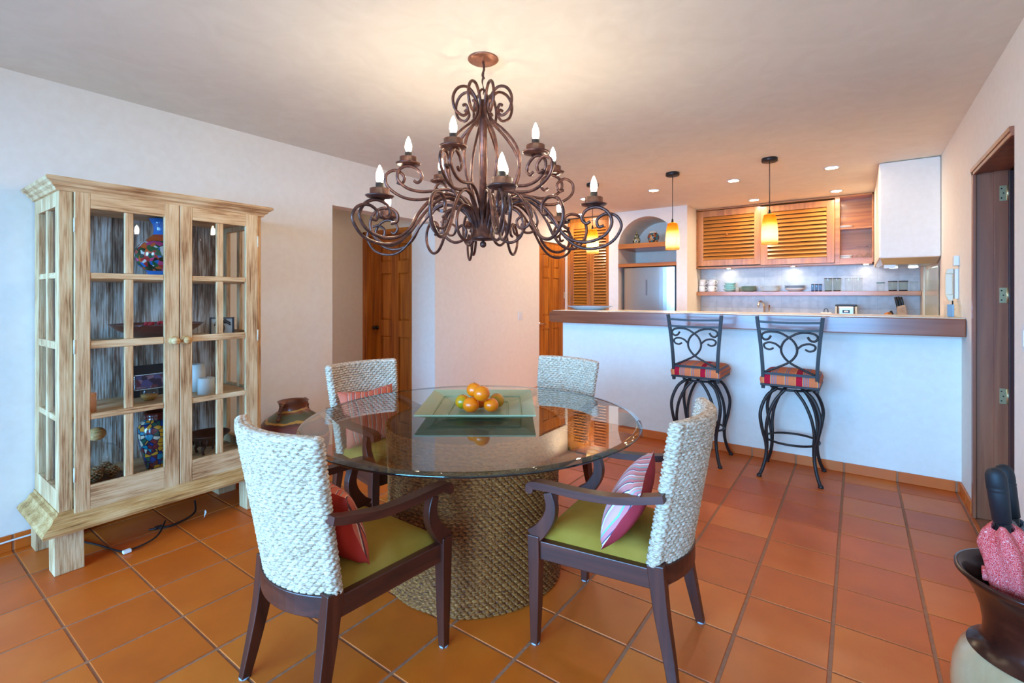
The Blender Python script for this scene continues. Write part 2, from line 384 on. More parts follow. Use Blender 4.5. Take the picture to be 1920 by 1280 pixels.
def bsplash():
    m, nt, b = newmat('backsplash_tile')
    br = N(nt, 'ShaderNodeTexBrick'); br.offset = 0.0; br.inputs['Scale'].default_value = 5.0
    br.inputs['Color1'].default_value = sr(206, 202, 196); br.inputs['Color2'].default_value = sr(198, 194, 190); br.inputs['Mortar'].default_value = sr(180, 174, 168)
    br.inputs['Mortar Size'].default_value = 0.008; br.inputs['Brick Width'].default_value = 1.0; br.inputs['Row Height'].default_value = 1.0
    nt.links.new(coords(nt, rot=(PI / 2, 0, 0)), br.inputs[0])
    no = N(nt, 'ShaderNodeTexNoise'); no.inputs['Scale'].default_value = 12; no.inputs['Detail'].default_value = 6; nt.links.new(coords(nt), no.inputs[0])
    mx = N(nt, 'ShaderNodeMix', data_type='RGBA', blend_type='MULTIPLY'); mx.inputs[0].default_value = 0.6
    nt.links.new(br.outputs[0], mx.inputs[6]); nt.links.new(ramp(nt, no.outputs[0], [(0.35, (0.72, 0.7, 0.68, 1)), (0.6, (1, 1, 1, 1))]), mx.inputs[7])
    nt.links.new(mx.outputs[2], b.inputs['Base Color']); b.inputs['Roughness'].default_value = 0.3
    return m
M['bsplash'] = bsplash()
M['bartop'] = noisy('cream_stone_top', [(0.3, sr(222, 200, 168)), (0.7, sr(238, 222, 196))], nscale=10, rough=0.25, bstr=0, coat=0.2)
M['greenglass'] = None
def green_glass():
    m = bpy.data.materials.new('green_frosted_glass'); m.use_nodes = True; nt = m.node_tree; nt.nodes.clear()
    out = N(nt, 'ShaderNodeOutputMaterial'); mx = N(nt, 'ShaderNodeMixShader'); mx.inputs[0].default_value = 0.5
    tr = N(nt, 'ShaderNodeBsdfTransparent'); tr.inputs[0].default_value = (0.76, 0.86, 0.72, 1)
    p = N(nt, 'ShaderNodeBsdfPrincipled'); p.inputs['Base Color'].default_value = sr(196, 198, 156); p.inputs['Roughness'].default_value = 0.25
    nt.links.new(tr.outputs[0], mx.inputs[1]); nt.links.new(p.outputs[0], mx.inputs[2]); nt.links.new(mx.outputs[0], out.inputs[0]); return m
M['greenglass'] = green_glass()
def tinted(name, tint): return thin_glass(name, tint)
M['bluegl'] = tinted('blue_tinted_glass', (0.55, 0.7, 0.82, 1))
M['smokegl'] = tinted('smoke_tinted_glass', (0.84, 0.87, 0.83, 1))
M['bulb'] = emis('lit_candle_bulb', (1.0, 0.82, 0.58, 1), 120 * K_BULB)
M['down'] = emis('lit_downlight', (1.0, 0.85, 0.62, 1), 260)
M['under'] = emis('lit_cabinet_light', (1.0, 0.9, 0.74, 1), 60)
M['hoodl'] = emis('lit_hood_light', (0.8, 1.0, 0.95, 1), 12)
M['pbulb'] = emis('lit_pendant_bulb', (1.0, 0.84, 0.6, 1), 340)
def shade_mat():
    m = bpy.data.materials.new('amber_shade_painted_glow'); m.use_nodes = True; nt = m.node_tree; nt.nodes.clear()
    out = N(nt, 'ShaderNodeOutputMaterial'); mx = N(nt, 'ShaderNodeMixShader'); mx.inputs[0].default_value = 0.25
    tc = N(nt, 'ShaderNodeTexCoord'); sp = N(nt, 'ShaderNodeSeparateXYZ'); nt.links.new(tc.outputs['Object'], sp.inputs[0])
    mr = N(nt, 'ShaderNodeMapRange'); mr.inputs['From Min'].default_value = 0.0; mr.inputs['From Max'].default_value = 0.26; nt.links.new(sp.outputs[2], mr.inputs[0])
    c = ramp(nt, mr.outputs[0], [(0.0, sr(250, 200, 110)), (0.12, sr(255, 240, 205)), (0.58, sr(255, 240, 200)), (0.74, sr(250, 190, 84)), (1.0, sr(240, 160, 50))])  # pale middle paints the bulb's white-hot glow into the amber colour
    tl = N(nt, 'ShaderNodeBsdfTranslucent'); df = N(nt, 'ShaderNodeBsdfDiffuse')
    nt.links.new(c, tl.inputs[0]); nt.links.new(c, df.inputs[0])
    nt.links.new(tl.outputs[0], mx.inputs[1]); nt.links.new(df.outputs[0], mx.inputs[2]); nt.links.new(mx.outputs[0], out.inputs[0]); return m
M['shade'] = shade_mat()

# ------------------------------------------------------------------ the room
XL, XR, YB, YF, ZC = -3.65, 0.585, 7.17, -1.8, 2.55
w = MB()
w.box(XL - .15, YF, 0, XL, 2.44, ZC); w.box(XL - .15, 2.44, 2.13, XL, 3.67, ZC); w.box(XL - .15, 3.67, 0, XL, 5.74, ZC)
w.box(XL - .15, 5.74, 2.14, XL, 6.51, ZC); w.box(XL - .15, 6.51, 0, XL, YB, ZC)
struct('wall_left', w, M['plaster'], 'cream plastered wall on the left with a wide square opening and a doorway')
w = MB(); w.box(-5.0, 1.3, 0, -4.84, 3.85, ZC); w.box(-4.84, 1.3, 0, -3.8, 1.4, ZC)
w.box(-4.84, 3.67, 2.12, -3.8, 3.82, ZC); w.box(-4.01, 3.67, 0, -3.8, 3.82, 2.12)
struct('wall_hall', w, M['plaster'], 'cream hall walls behind the square opening')
w = MB(); w.box(XR, YF, 0, XR + .15, 3.12, ZC); w.box(XR, 3.12, 2.13, XR + .15, 4.05, ZC); w.box(XR, 4.05, 0, XR + .15, YB + .1, ZC)
struct('wall_right', w, M['plaster'], 'cream plastered wall on the right with an open doorway')
w = MB(); w.box(XL - .15, YB, 0, XR + .15, YB + .12, ZC)
struct('wall_kitchen', w, M['plaster'], 'cream wall at the back of the kitchen')
w = MB(); w.box(XL - .15, YF - .15, 0, -3.35, YF, ZC); w.box(0.35, YF - .15, 0, XR + .15, YF, ZC); w.box(-3.35, YF - .15, 2.3, 0.35, YF, ZC)
struct('wall_rear', w, M['plaster'], 'cream wall behind the viewer around the wide glass doors')
# small rooms behind the doorways, so that no sky shows through
w = MB(); w.box(1.75, 2.0, 0, 1.85, 5.2, ZC); w.box(XR + .15, 2.0, 0, 1.8, 2.1, ZC); w.box(XR + .15, 5.1, 0, 1.8, 5.2, ZC)
struct('wall_side', w, M['plaster'], 'plain walls of the small room behind the right doorway')
w = MB(); w.box(-5.0, 3.95, 0, -3.8, 4.05, ZC); w.box(-4.1, 5.5, 0, -3.95, 6.8, ZC)
struct('wall_closet', w, M['plaster'], 'plain walls behind the closed doors')
w = MB(); w.box(-5.0, YF - .15, ZC, 1.85, YB + .12, ZC + .1)
struct('ceiling', w, M['ceiling'], 'smooth off-white plaster ceiling')
# floor: grout bed and every tile
fl = struct('floor', MB().box(-5.0, YF - .15, -.06, 1.85, YB + .12, -.003), M['grout'], 'terracotta tile floor with grey brown grout')
PX, PY, X0, Y0 = .3187, .3100, .2394, 2.3826
def tilemesh(sx, sy):
    t = MB(); a, b = sx / 2, sy / 2; e = .0018
    low = [(-a, -b, -.012), (a, -b, -.012), (a, b, -.012), (-a, b, -.012)]
    mid = [(-a, -b, -.0025), (a, -b, -.0025), (a, b, -.0025), (-a, b, -.0025)]
    top = [(-a + e, -b + e, 0), (a - e, -b + e, 0), (a - e, b - e, 0), (-a + e, b - e, 0)]
    t.add(low + mid + top, [(0, 1, 5, 4), (1, 2, 6, 5), (2, 3, 7, 6), (3, 0, 4, 7), (4, 5, 9, 8), (5, 6, 10, 9), (6, 7, 11, 10), (7, 4, 8, 11), (8, 9, 10, 11)])
    return t
JX, JY = .013, .009
tm = tilemesh(PX - JX, PY - JY).mesh('tile', M['tile'])
far = MB(); cnt = 0
for i in range(-16, 3):
    for j in range(-14, 17):
        xc = X0 + (i - .5) * PX; yc = Y0 + (j + .5) * PY
        if yc < YF + .1 or yc > YB: continue
        x0, x1 = xc - PX / 2 + JX / 2, xc + PX / 2 - JX / 2
        y0, y1 = yc - PY / 2 + JY / 2, yc + PY / 2 - JY / 2
        inroom = x1 > XL and x0 < XR
        hall = xc < XL + .1 and 1.4 < yc < 3.67 and xc > -4.8
        if not (inroom or hall): continue
        kitchen = yc > 4.55 and xc > -2.5
        behind = yc < -.35
        if kitchen or behind:
            far.box(max(x0, XL), y0, -.012, min(x1, XR), y1, 0); continue
        if inroom and not hall and (x0 < XL or x1 > XR):
            xa, xb = max(x0, XL), min(x1, XR)
            if xb - xa < .02: continue
            o = obj('tile', tilemesh(xb - xa, y1 - y0), M['tile'], fl, loc=((xa + xb) / 2, yc, 0)); cnt += 1
            continue
        o = obj('tile', tm, None, fl, loc=(xc, yc, random.uniform(-.0006, .0006))); cnt += 1
        o.rotation_euler = (random.uniform(-.0008, .0008), random.uniform(-.0008, .0008), random.uniform(-.002, .002))
t = obj('tile_field', far, M['tile'], fl); t['kind'] = 'stuff'
# terracotta skirting pieces
def skirting(name, label, pieces, h, th):
    r = sempty(name, label=label)
    for (x0, y0, x1, y1) in pieces:
        obj('skirting_tile', MB().box(x0, y0, 0, x1, y1, h), M['tile'], r, bev=.003)
        m_ = th * .3
        if abs(x1 - x0) < abs(y1 - y0): a = (x0 + (m_ if x0 > -3 else 0), y0 - .012, x1 - (m_ if x0 < -3 else 0), y0)
        else: a = (x0 - .012, y0 + m_, x0, y1)
        obj('skirting_joint', MB().box(a[0], a[1], 0, a[2], a[3], h - .002), M['grout'], r)
    return r
Lp = []
y = YF
ys = [Y0 + (j) * PY for j in range(-14, 17)]
for a, b in zip(ys[:-1], ys[1:]):
    for lo, hi in ((YF, 2.44), (3.67, 5.70)):
        a2, b2 = max(a, lo), min(b, hi)
        if b2 - a2 > .03: Lp.append((XL, a2 + .005, XL + .012, b2 - .005))
skirting('baseboard_left', 'terracotta skirting tiles along the left wall', Lp, .085, .012)
Rp = []
for a, b in zip(ys[:-1], ys[1:]):
    for lo, hi in ((YF, 3.1), (4.07, 4.47)):
        a2, b2 = max(a, lo), min(b, hi)
        if b2 - a2 > .03: Rp.append((XR - .012, a2 + .005, XR, b2 - .005))
skirting('baseboard_right', 'terracotta skirting tiles along the right wall', Rp, .075, .012)
# ------------------------------------------------------------------ breakfast bar
YBAR = 4.48
w = MB().box(-2.55, YBAR, 0, XR, YBAR + .16, 1.085)
struct('wall_bar', w, M['plaster'], 'white half wall under the breakfast bar')
Bp = []
xs = [X0 + i * PX for i in range(-12, 3)]
for a, b in zip(xs[:-1], xs[1:]):
    a2, b2 = max(a, -2.56), min(b, XR + .004)
    if b2 - a2 > .03: Bp.append((a2 + .006, YBAR - .012, b2 - .006, YBAR))
skirting('baseboard_bar', 'terracotta skirting tiles along the foot of the bar', Bp, .075, .012)
bt = thing('bar_counter', 'long cream bar top with a thick glossy brown wooden front edge', 'counter', (-2.6, 4.28, 1.08))
L_ = XR - .004 + 2.6
e = MB()
prof = [(0, .03)]
poly = [(0.03, 0), (L_, 0), (L_, .12), (0.03, .12), (0.008, .105), (0, .085), (0, .03), (.008, .01)]
e.prism([(x, z) for x, z in poly], 1, 0, .06)
obj('front_edge', e, M['bar_x'], bt, bev=.006)
e = MB().box(0.0, .06, .02, .06, .56, .12); obj('end_edge', e, M['bar_y'], bt, bev=.01)
obj('top_slab', MB().box(.03, .03, .1165, L_, .56, .124), M['bartop'], bt)
obj('underside', MB().box(.06, .06, .006, L_, .56, .1165), M['bar_x'], bt)
# ------------------------------------------------------------------ doors
def six_panel_door(name, loc, rz, wdt, hgt, px, pz, wm, label, knob=None, hinge=False, th=.04):
    """local x = width, front faces -y, leaf front surface at y=0"""
    r = sempty(name, loc, rz, label)
    xs_ = sorted([0, wdt] + [v for p in px for v in p]); st = MB()
    zs_ = sorted([0, hgt] + [v for p in pz for v in p])
    st.box(0, 0, 0, px[0][0], th, hgt); st.box(px[0][1], 0, 0, px[1][0], th, hgt); st.box(px[1][1], 0, 0, wdt, th, hgt)
    for a, b in px:
        zz = [0] + [v for p in sorted(pz) for v in p] + [hgt]
        for k in range(0, len(zz), 2): st.box(a, 0, zz[k], b, th, zz[k + 1])
    obj('door_leaf', st, wm[0], r)
    for a, b in px:
        for c, d in pz:
            p = MB(); m_ = .028
            p.hexa([(a, .016, c), (b, .016, c), (b, .016, d), (a, .016, d)][::-1], [(a + m_, .004, c + m_), (b - m_, .004, c + m_), (b - m_, .004, d - m_), (a + m_, .004, d - m_)][::-1])
            p.box(a, .016, c, b, .03, d)
            obj('panel', p, wm[1], r)
    if knob:
        k = MB(); x, z = knob
        k.add(*lathe_y(x, z, [(0.026, 0), (.026, -.008), (.012, -.012), (.010, -.035), (.022, -.042), (.026, -.055), (.018, -.066), (0.0001, -.068)]), True)
        obj('door_knob', k, M['dark'], r)
    return r
def lathe_y(x, z, prof, n=14):
    vs, fs = [], []; m = len(prof)
    for i in range(n):
        a = 2 * PI * i / n
        vs += [(x + q * math.cos(a), y, z + q * math.sin(a)) for q, y in prof]
    for i in range(n):
        j = (i + 1) % n
        for k in range(m - 1): fs.append((i * m + k, i * m + k + 1, j * m + k + 1, j * m + k))
    return vs, fs
PZ = [(.17, .87), (1.06, 1.615), (1.755, 1.955)]
d1 = six_panel_door('door_1', (-4.78, 3.77, .005), 0, .77, 2.06, [(.13, .31), (.44, .62)], PZ, (M['orange_z'], M['orange_z']),
    'closed honey brown six-panel door inside the square wall opening', knob=(.065, .965))
f = MB()
f.box(-4.84 + 4.78, -.115, 0, -.0, .0, 2.115); f.box(.76, -.105, 0, .775, 0, 2.115); f.box(-.06, -.115, 2.06, .775, 0, 2.115)
f.box(-.06, -.125, 0, -.015, -.1, 2.115); f.box(-.06, -.125, 2.075, .775, -.1, 2.115)
obj('door_frame', f, M['orange_z'], d1, bev=.004)
d2 = six_panel_door('door_2', (XL - .02, 5.755, .005), PI / 2, .74, 2.115, [(.11, .29), (.405, .585)], PZ, (M['orange_z'], M['orange_z']),
    'closed orange brown six-panel door between the light switch and the louvred pantry')
k = MB(); k.add(*lathe_y(.03, .95, [(.026, 0), (.026, -.008), (.010, -.012), (.010, -.05), (0.0001, -.05)]), True)
k.tube(spl([(.03, -.045, .95), (.06, -.05, .952), (.10, -.048, .945), (.125, -.045, .94)], 4), .008, 8)
obj('lever_handle', k, M['chrome'], d2)
f = MB(); f.box(-.015, -.005, 0, -.001, .12, 2.13); f.box(.741, -.005, 0, .755, .12, 2.13); f.box(-.015, -.005, 2.116, .755, .12, 2.13)
obj('door_frame', f, M['orange_z'], d2)
for z in (.35, 1.36, 1.98): obj('hinge', MB().box(.728, -.012, z - .05, .742, 0, z + .05), M['brass'], d2)
# open door on the right
d3 = sempty('door_3', (XR, 4.05, 0), 0, 'open dark wooden door in the right wall with brass hinges')
f = MB()
f.box(.004, -.025, 0, .15, 0, 2.12); f.box(-.012, -.045, 0, .004, -.0, 2.13)           # far jamb and casing
f.box(.004, -.93, 2.095, .15, 0, 2.12); f.box(-.012, -.93, 2.085, .004, 0, 2.13)         # head and casing
f.box(.004, -.93, 0, .15, -.905, 2.12)
f.box(.082, -.04, 0, .15, -.025, 2.1); f.box(-.018, -.93, 2.105, -.008, 0, 2.13)
obj('door_frame', f, M['jamb_z'], d3, bev=.003)
for z in (1.96, 1.355, .757, .2):
    h = MB().box(.104, -.044, z - .045, .136, -.04, z + .045); h.tube([(.139, -.046, z - .045), (.139, -.046, z + .045)], .006, 8)
    hh = obj('hinge', h, M['brass'], d3)
    for dx, dz in ((.112, .028), (.112, -.028), (.12, 0)):
        obj('screw', MB().add(*lathe_y(dx, z + dz, [(.004, -.0435), (.004, -.046), (.0001, -.0462)], 8), True), M['dark'], hh)
obj('door_leaf', MB().box(.141, -.062, .01, .96, -.022, 2.09), M['mahog_z'], d3, bev=.003)
# ------------------------------------------------------------------ fridge niche wall with arch
AX0, AX1, YN, YNB = -2.78, -1.955, 6.48, 7.15
cxa = (AX0 + AX1) / 2; ra = (AX1 - AX0) / 2; spring = 2.455 - ra
w = MB()
arc = [(cxa - ra * math.cos(PI * k / 24), spring + ra * math.sin(PI * k / 24)) for k in range(25)]
inner = [(AX0, 0)] + arc + [(AX1, 0)]
X_0, X_1 = -2.925, -1.815
# front face strips
vs = []; fs = []
def q4(a, b, c, d): n = len(vs); vs.extend([a, b, c, d]); fs.append((n, n + 1, n + 2, n + 3))
q4((X_0, YN, 0), (AX0, YN, 0), (AX0, YN, spring), (X_0, YN, spring)); q4((AX1, YN, 0), (X_1, YN, 0), (X_1, YN, spring), (AX1, YN, spring))
q4((X_0, YN, spring), (AX0, YN, spring), (AX0, YN, ZC), (X_0, YN, ZC)); q4((AX1, YN, spring), (X_1, YN, spring), (X_1, YN, ZC), (AX1, YN, ZC))
for (a, b), (c, d) in zip(arc[:-1], arc[1:]): q4((a, YN, b), (c, YN, d), (c, YN, ZC), (a, YN, ZC))
for (a, b), (c, d) in zip(inner[:-1], inner[1:]): q4((a, YNB, b), (c, YNB, d), (c, YN, d), (a, YN, b))
q4((AX0, YNB, 0), (AX1, YNB, 0), (AX1, YNB, 2.5), (AX0, YNB, 2.5))
q4((X_1, YN, 0), (X_1, YB, 0), (X_1, YB, ZC), (X_1, YN, ZC)); q4((X_0, YB, 0), (X_0, YN, 0), (X_0, YN, ZC), (X_0, YB, ZC))
w.add(vs, fs)
struct('wall_niche', w, M['plaster'], 'cream wall block with an arched niche above the fridge')
sh = obj('niche_shelf', MB().box(AX0 + .002, YN - .01, 2.025, AX1 - .002, YNB - .002, 2.09), M['orange_x'], bev=.003); tag(sh, 'orange brown shelf across the arched niche holding two small pots', 'shelf')
sh = obj('niche_shelf', MB().box(AX0 + .002, YN - .01, 1.762, AX1 - .002, YNB - .002, 1.81), M['orange_x'], bev=.003); tag(sh, 'orange brown board lying right above the fridge', 'shelf')
ap = obj('access_panel', MB().box(-2.24, YNB - .012, 1.86, -2.03, YNB - .001, 2.0), M['plaster'], bev=.003); tag(ap, 'small painted access panel on the niche back above the fridge', 'panel')
fr = thing('fridge', 'stainless steel fridge set in the arched niche', 'fridge', (cxa + .01, 6.56, 0))
obj('body', MB().box(-.37, .03, .02, .385, .56, 1.735), M['dark'], fr)
g = MB()
def slab(z0, z1):
    n = 14; v = []; q = []
    for i in range(n + 1):
        t_ = i / n; x = -.365 + .72 * t_; yy = -.02 * (1 - (2 * t_ - 1) ** 4) - .0
        v += [(x, yy, z0), (x, yy, z1), (x, .03, z0), (x, .03, z1)]
    for i in range(n):
        a = 4 * i; b = a + 4
        q += [(a, b, b + 1, a + 1), (a + 1, b + 1, b + 3, a + 3), (a, a + 2, b + 2, b)]
    q += [(0, 1, 3, 2), (4 * n, 4 * n + 2, 4 * n + 3, 4 * n + 1)]
    return MB().add(v, q, False)
obj('freezer_door', slab(.06, .66), M['steel'], fr); fd = obj('fridge_door', slab(.67, 1.75), M['steel'], fr)
obj('display', MB().box(-.04, -.024, 1.36, -.015, -.018, 1.58), simple('display_grey', sr(120, 116, 116), 0.3, 0.4), fd)
obj('side_gap', MB().box(.362, .0, .02, .387, .03, 1.74), M['blackpl'], fr)
# niche pots
def lathe_obj(name, prof, mat, parent=None, loc=None, n=24, label=None):
    return obj(name, MB().lathe(prof, n), mat, parent, loc, label=label)
t = thing('ginger_jar', 'small lidded black and gold jar on the arch niche shelf', 'jar', (-2.575, 6.66, 2.09))
lathe_obj('body', [(0.001, 0), (.035, 0), (.04, .01), (.052, .04), (.054, .065), (.045, .09), (.028, .108), (.026, .115)], M['mosaic'], t)
lathe_obj('lid', [(.03, .113), (.036, .12), (.03, .135), (.014, .155), (.008, .168), (.012, .178), (.001, .19)], M['mosaic'], t)
t = thing('painted_pot', 'small round painted pot beside the ginger jar in the niche', 'pot', (-2.33, 6.66, 2.09))
lathe_obj('body', [(0.001, 0), (.05, 0), (.06, .02), (.078, .07), (.08, .1), (.068, .13), (.05, .148), (.046, .15)], M['talavera2'], t)
lathe_obj('rim', [(.044, .148), (.052, .150), (.052, .166), (.046, .168), (.042, .15)], M['cream'], t)
# ------------------------------------------------------------------ louvred doors
def louvre(parent, x0, z0, x1, z1, stile, rail, n, mat, smat, y=0, th=.025, mid=None, name='door', joined=False, knob=None, bottom_rail=None):
    br_ = bottom_rail or rail
    f = MB(); f.box(x0, y, z0, x0 + stile, y + th, z1); f.box(x1 - stile, y, z0, x1, y + th, z1)
    f.box(x0 + stile, y, z0, x1 - stile, y + th, z0 + br_); f.box(x0 + stile, y, z1 - rail, x1 - stile, y + th, z1)
    d = obj(name, f, mat, parent, bev=.002)
    zz0, zz1 = z0 + br_, z1 - rail; p = (zz1 - zz0) / n
    a = x0 + stile; b = x1 - stile
    s = MB(); hh = p * .44; dd = .013
    # a slanted slat: lower edge forward
    sl = MB().hexa([(a, -dd + .012, -hh), (b, -dd + .012, -hh), (b, dd + .010, hh), (a, dd + .010, hh)],
                   [(a, -dd + .004, -hh), (b, -dd + .004, -hh), (b, dd + .002, hh), (a, dd + .002, hh)])
    sm = sl.mesh('slat', smat)
    for k in range(n): obj('slat', sm, None, d, loc=(0, y + .004, zz0 + p * (k + .5)))
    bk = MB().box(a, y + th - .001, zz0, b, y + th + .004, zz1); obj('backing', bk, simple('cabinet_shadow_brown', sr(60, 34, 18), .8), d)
    if knob:
        q = MB(); q.add(*lathe_y(knob[0], knob[1], [(.006, y), (.006, y - .012), (.013, y - .02), (.011, y - .028), (.0001, y - .03)], 12), True)
        obj('knob', q, mat, d)
    return d
pn = thing('pantry_cupboard', 'tall louvred pantry cupboard next to the orange door', 'cupboard', (-3.645, 6.56, 0))
f = MB(); WP = .715
f.box(0, -.005, 0, .045, .58, 2.535); f.box(WP - .012, -.005, 0, WP, .58, 2.535); f.box(0, -.005, 2.49, WP, .58, 2.535); f.box(0, -.002, 0, WP, .58, .09)
f.box(.045, .4, .09, WP - .012, .42, 2.49)
obj('carcass', f, M['orange_z'], pn, bev=.002)
louvre(pn, .047, .09, .375, 2.488, .055, .11, 50, M['orange_z'], M['orange_x'], 0, knob=(.35, 1.7), bottom_rail=.12)
louvre(pn, .379, .09, WP - .014, 2.488, .065, .11, 50, M['orange_z'], M['orange_x'], 0, knob=(.405, 1.7), bottom_rail=.12)
# ------------------------------------------------------------------ kitchen wall cupboards
kc = thing('wall_cupboard', 'long wooden wall cupboard with two louvred sliding doors and an open end', 'cupboard', (-1.813, 6.92, 1.727))
Wc = 1.972; Hc = .82
f = MB()
f.box(0, 0, 0, Wc, .248, .02); f.box(0, 0, Hc - .022, Wc, .248, Hc); f.box(0, 0, 0, .016, .248, Hc); f.box(Wc - .016, 0, 0, Wc, .248, Hc)
f.box(0, .235, .02, Wc, .248, Hc - .02); f.box(1.6, -.0, .02, 1.65, .235, Hc - .02)
obj('carcass', f, M['cab_x'], kc, bev=.002)
obj('bottom_rail', MB().box(1.65, .002, .02, Wc - .016, .02, .07), M['cab_x'], kc)
obj('shelf', MB().box(1.65, .03, .42, Wc - .016, .233, .438), M['cab_x'], kc)
obj('back_board', MB().box(1.65, .222, .44, Wc - .016, .234, .64), M['orange_x'], kc)
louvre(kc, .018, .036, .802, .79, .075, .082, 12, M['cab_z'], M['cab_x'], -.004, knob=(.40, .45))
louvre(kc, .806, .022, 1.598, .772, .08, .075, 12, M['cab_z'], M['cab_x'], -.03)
kb = obj('kitchen_shelf', MB().box(-1.812, 6.93, 1.357, XR - .003, 7.168, 1.408), M['cab_x'], bev=.003); tag(kb, 'long open wooden shelf of crockery and glasses under the wall cupboard', 'shelf')
w = MB().box(-1.812, 7.155, .95, XR - .001, YB, 1.727); struct('wall_backsplash', w, M['bsplash'], 'grey beige stone tile splashback behind the kitchen counter')
ct = thing('kitchen_counter', 'kitchen base cupboards with a cream worktop behind the bar', 'counter', (-1.812, 6.6, 0))
obj('worktop', MB().box(0, -.03, .92, 2.39, .55, .955), M['bartop'], ct, bev=.004)
obj('base', MB().box(0, .02, .08, 2.39, .55, .92), M['cab_x'], ct)
for k in range(4): obj('door', MB().box(.03 + .59 * k, 0, .12, .59 + .59 * k, .02, .9), M['cab_z'], ct, bev=.003)
# side worktop under the hood
ct = thing('stove_counter', 'side counter below the white range hood', 'counter', (.02, 5.35, 0))
obj('worktop', MB().box(0, 0, .92, .56, 1.2, .955), M['bartop'], ct, bev=.004); obj('base', MB().box(.03, .02, .05, .56, 1.2, .92), M['cab_y'], ct)
# hood
hd = thing('range_hood', 'white boxed range hood hanging from the ceiling beside the wall cupboard', 'hood', (.163, 5.45, 1.69))
f = MB(); f.box(0, 0, 0, .42, 1.715, .857)
obj('casing', f, M['plaster'], hd, bev=.012)
obj('underside_panel', MB().hexa([(.03, .08, -.055), (.4, .08, -.055), (.4, 1.2, -.03), (.03, 1.2, -.03)], [(.01, .02, 0), (.415, .02, 0), (.415, 1.4, 0), (.01, 1.4, 0)]), M['steel'], hd)
for x, yy in ((.14, .85), (.30, .85)):
    obj('hood_lamp', MB().lathe([(.0001, -.052), (.035, -.052), (.04, -.046)], 16, x, yy), M['hoodl'], hd)
obj('switch_plate', MB().hexa([(.04, .1, -.085), (.12, .1, -.085), (.12, .18, -.083), (.04, .18, -.083)], [(.04, .1, -.052), (.12, .1, -.052), (.12, .18, -.05), (.04, .18, -.05)]), M['white'], hd)
# ribbed panel on right wall behind the stove
def ribs():
    b_ = MB(); n = 150; v = []; q = []
    for i in range(n + 1):
        yy = 5.55 + 1.02 * i / n; x = XR - .006 - .006 * abs(math.sin(PI * i / 6))
        v += [(x, yy, .957), (x, yy, 1.62)]
    for i in range(n): q.append((2 * i, 2 * i + 1, 2 * i + 3, 2 * i + 2))
    return b_.add(v, q, True)
rp = obj('splash_panel', ribs(), simple('ribbed_glaze', sr(196, 194, 166), .12, 0.2, coat=.8)); tag(rp, 'shiny ribbed beige panel on the right wall below the hood', 'panel')
tr_ = MB().box(XR - .02, 6.57, .955, XR - .001, 6.66, 1.69); struct('trim_1', tr_, M['cream'], 'cream strip at the far edge of the ribbed panel')
# cabinet lights
def disclight(x, yy, z, r, mat, label, group, ringmat):
    t = thing('downlight', label, 'light', (x, yy, z), 0, group)
    lathe_obj('ring', [(r, 0), (r + .018, -.001), (r + .018, -.006), (r, -.006)], ringmat, t, n=24)
    lathe_obj('lamp', [(.0001, -.004), (r, -.004)], mat, t, n=24)
    return t
for x, lb in ((-1.42, 'left'), (-.66, 'middle'), (.09, 'right')):
    disclight(x, 7.04, 1.726, .03, M['under'], 'small lit spot under the wall cupboard, %s of the three' % lb, 'under-cupboard lights', M['chrome'])
dl = [(-2.72, 5.33, 'row nearest the bar, leftmost, above the pantry'), (-3.3, 6.3, 'small far one above the pantry doors'), (-1.87, 5.36, 'beside the middle pendant, above the fridge'),
      (-1.04, 5.39, 'between the middle and right pendants'), (-1.04, 6.62, 'close to the wall cupboard behind the right pendant'), (-.19, 5.38, 'right of the right pendant, nearer the bar'), (-.19, 6.60, 'close to the wall cupboard open end')]
for x, yy, lb in dl: disclight(x, yy, ZC, .05, M['down'], 'lit recessed ceiling downlight, ' + lb, 'kitchen ceiling downlights', M['white'])
t = thing('hall_fill_light', 'unseen added disc light on the hall ceiling behind the square opening', 'light', (-4.32, 2.3, ZC))  # unseen light added to brighten the hall walls
lathe_obj('lamp', [(.0001, -.03), (.08, -.03), (.1, -.001)], emis('hall_fill_glow', (1.0, .84, .62, 1), 22), t)
# ------------------------------------------------------------------ pendants
def pendant():
    t = thing('pendant_lamp', 'amber glass pendant lamp', 'lamp', (0, 0, 0), 0, 'pendants above the bar')
    lathe_obj('canopy', [(.0001, 2.55), (.062, 2.55), (.064, 2.545), (.064, 2.522), (.058, 2.518), (.0001, 2.518)], M['dark'], t)
    obj('cord', MB().tube([(0, 0, 2.52), (0, 0, 2.08)], .0035, 8), M['dark'], t)
    lathe_obj('socket', [(.0001, 2.10), (.009, 2.10), (.01, 2.075), (.016, 2.072), (.018, 2.055), (.0001, 2.05)], M['dark'], t)
    pr = [(.0001, .2605), (.03, .26), (.044, .255), (.052, .225), (.06, .17), (.065, .11), (.066, .05), (.064, 0), (.0615, 0), (.063, .05), (.062, .11), (.057, .17), (.049, .222), (.041, .25)]
    sh_ = MB().lathe(pr, 32); obj('shade', sh_, M['shade'], t, loc=(0, 0, 1.803))
    b_ = MB().ball((0, 0, 1.885), .024, 14, 8, (1, 1, 1.5)); obj('bulb', b_, M['pbulb'], t)
    return t
p0 = pendant()
for k, (x, yy, lb) in enumerate([(-2.291, 4.66, 'lit amber glass pendant lamp behind the chandelier, leftmost of three'), (-1.458, 4.708, 'lit amber glass pendant lamp in front of the arched niche'), (-.617, 4.705, 'lit amber glass pendant lamp in front of the louvred cupboard')]):
    if k == 0: p0.location = (x, yy, 0); p0['label'] = lb
    else: dup(p0, (x, yy, 0), 0, lb)
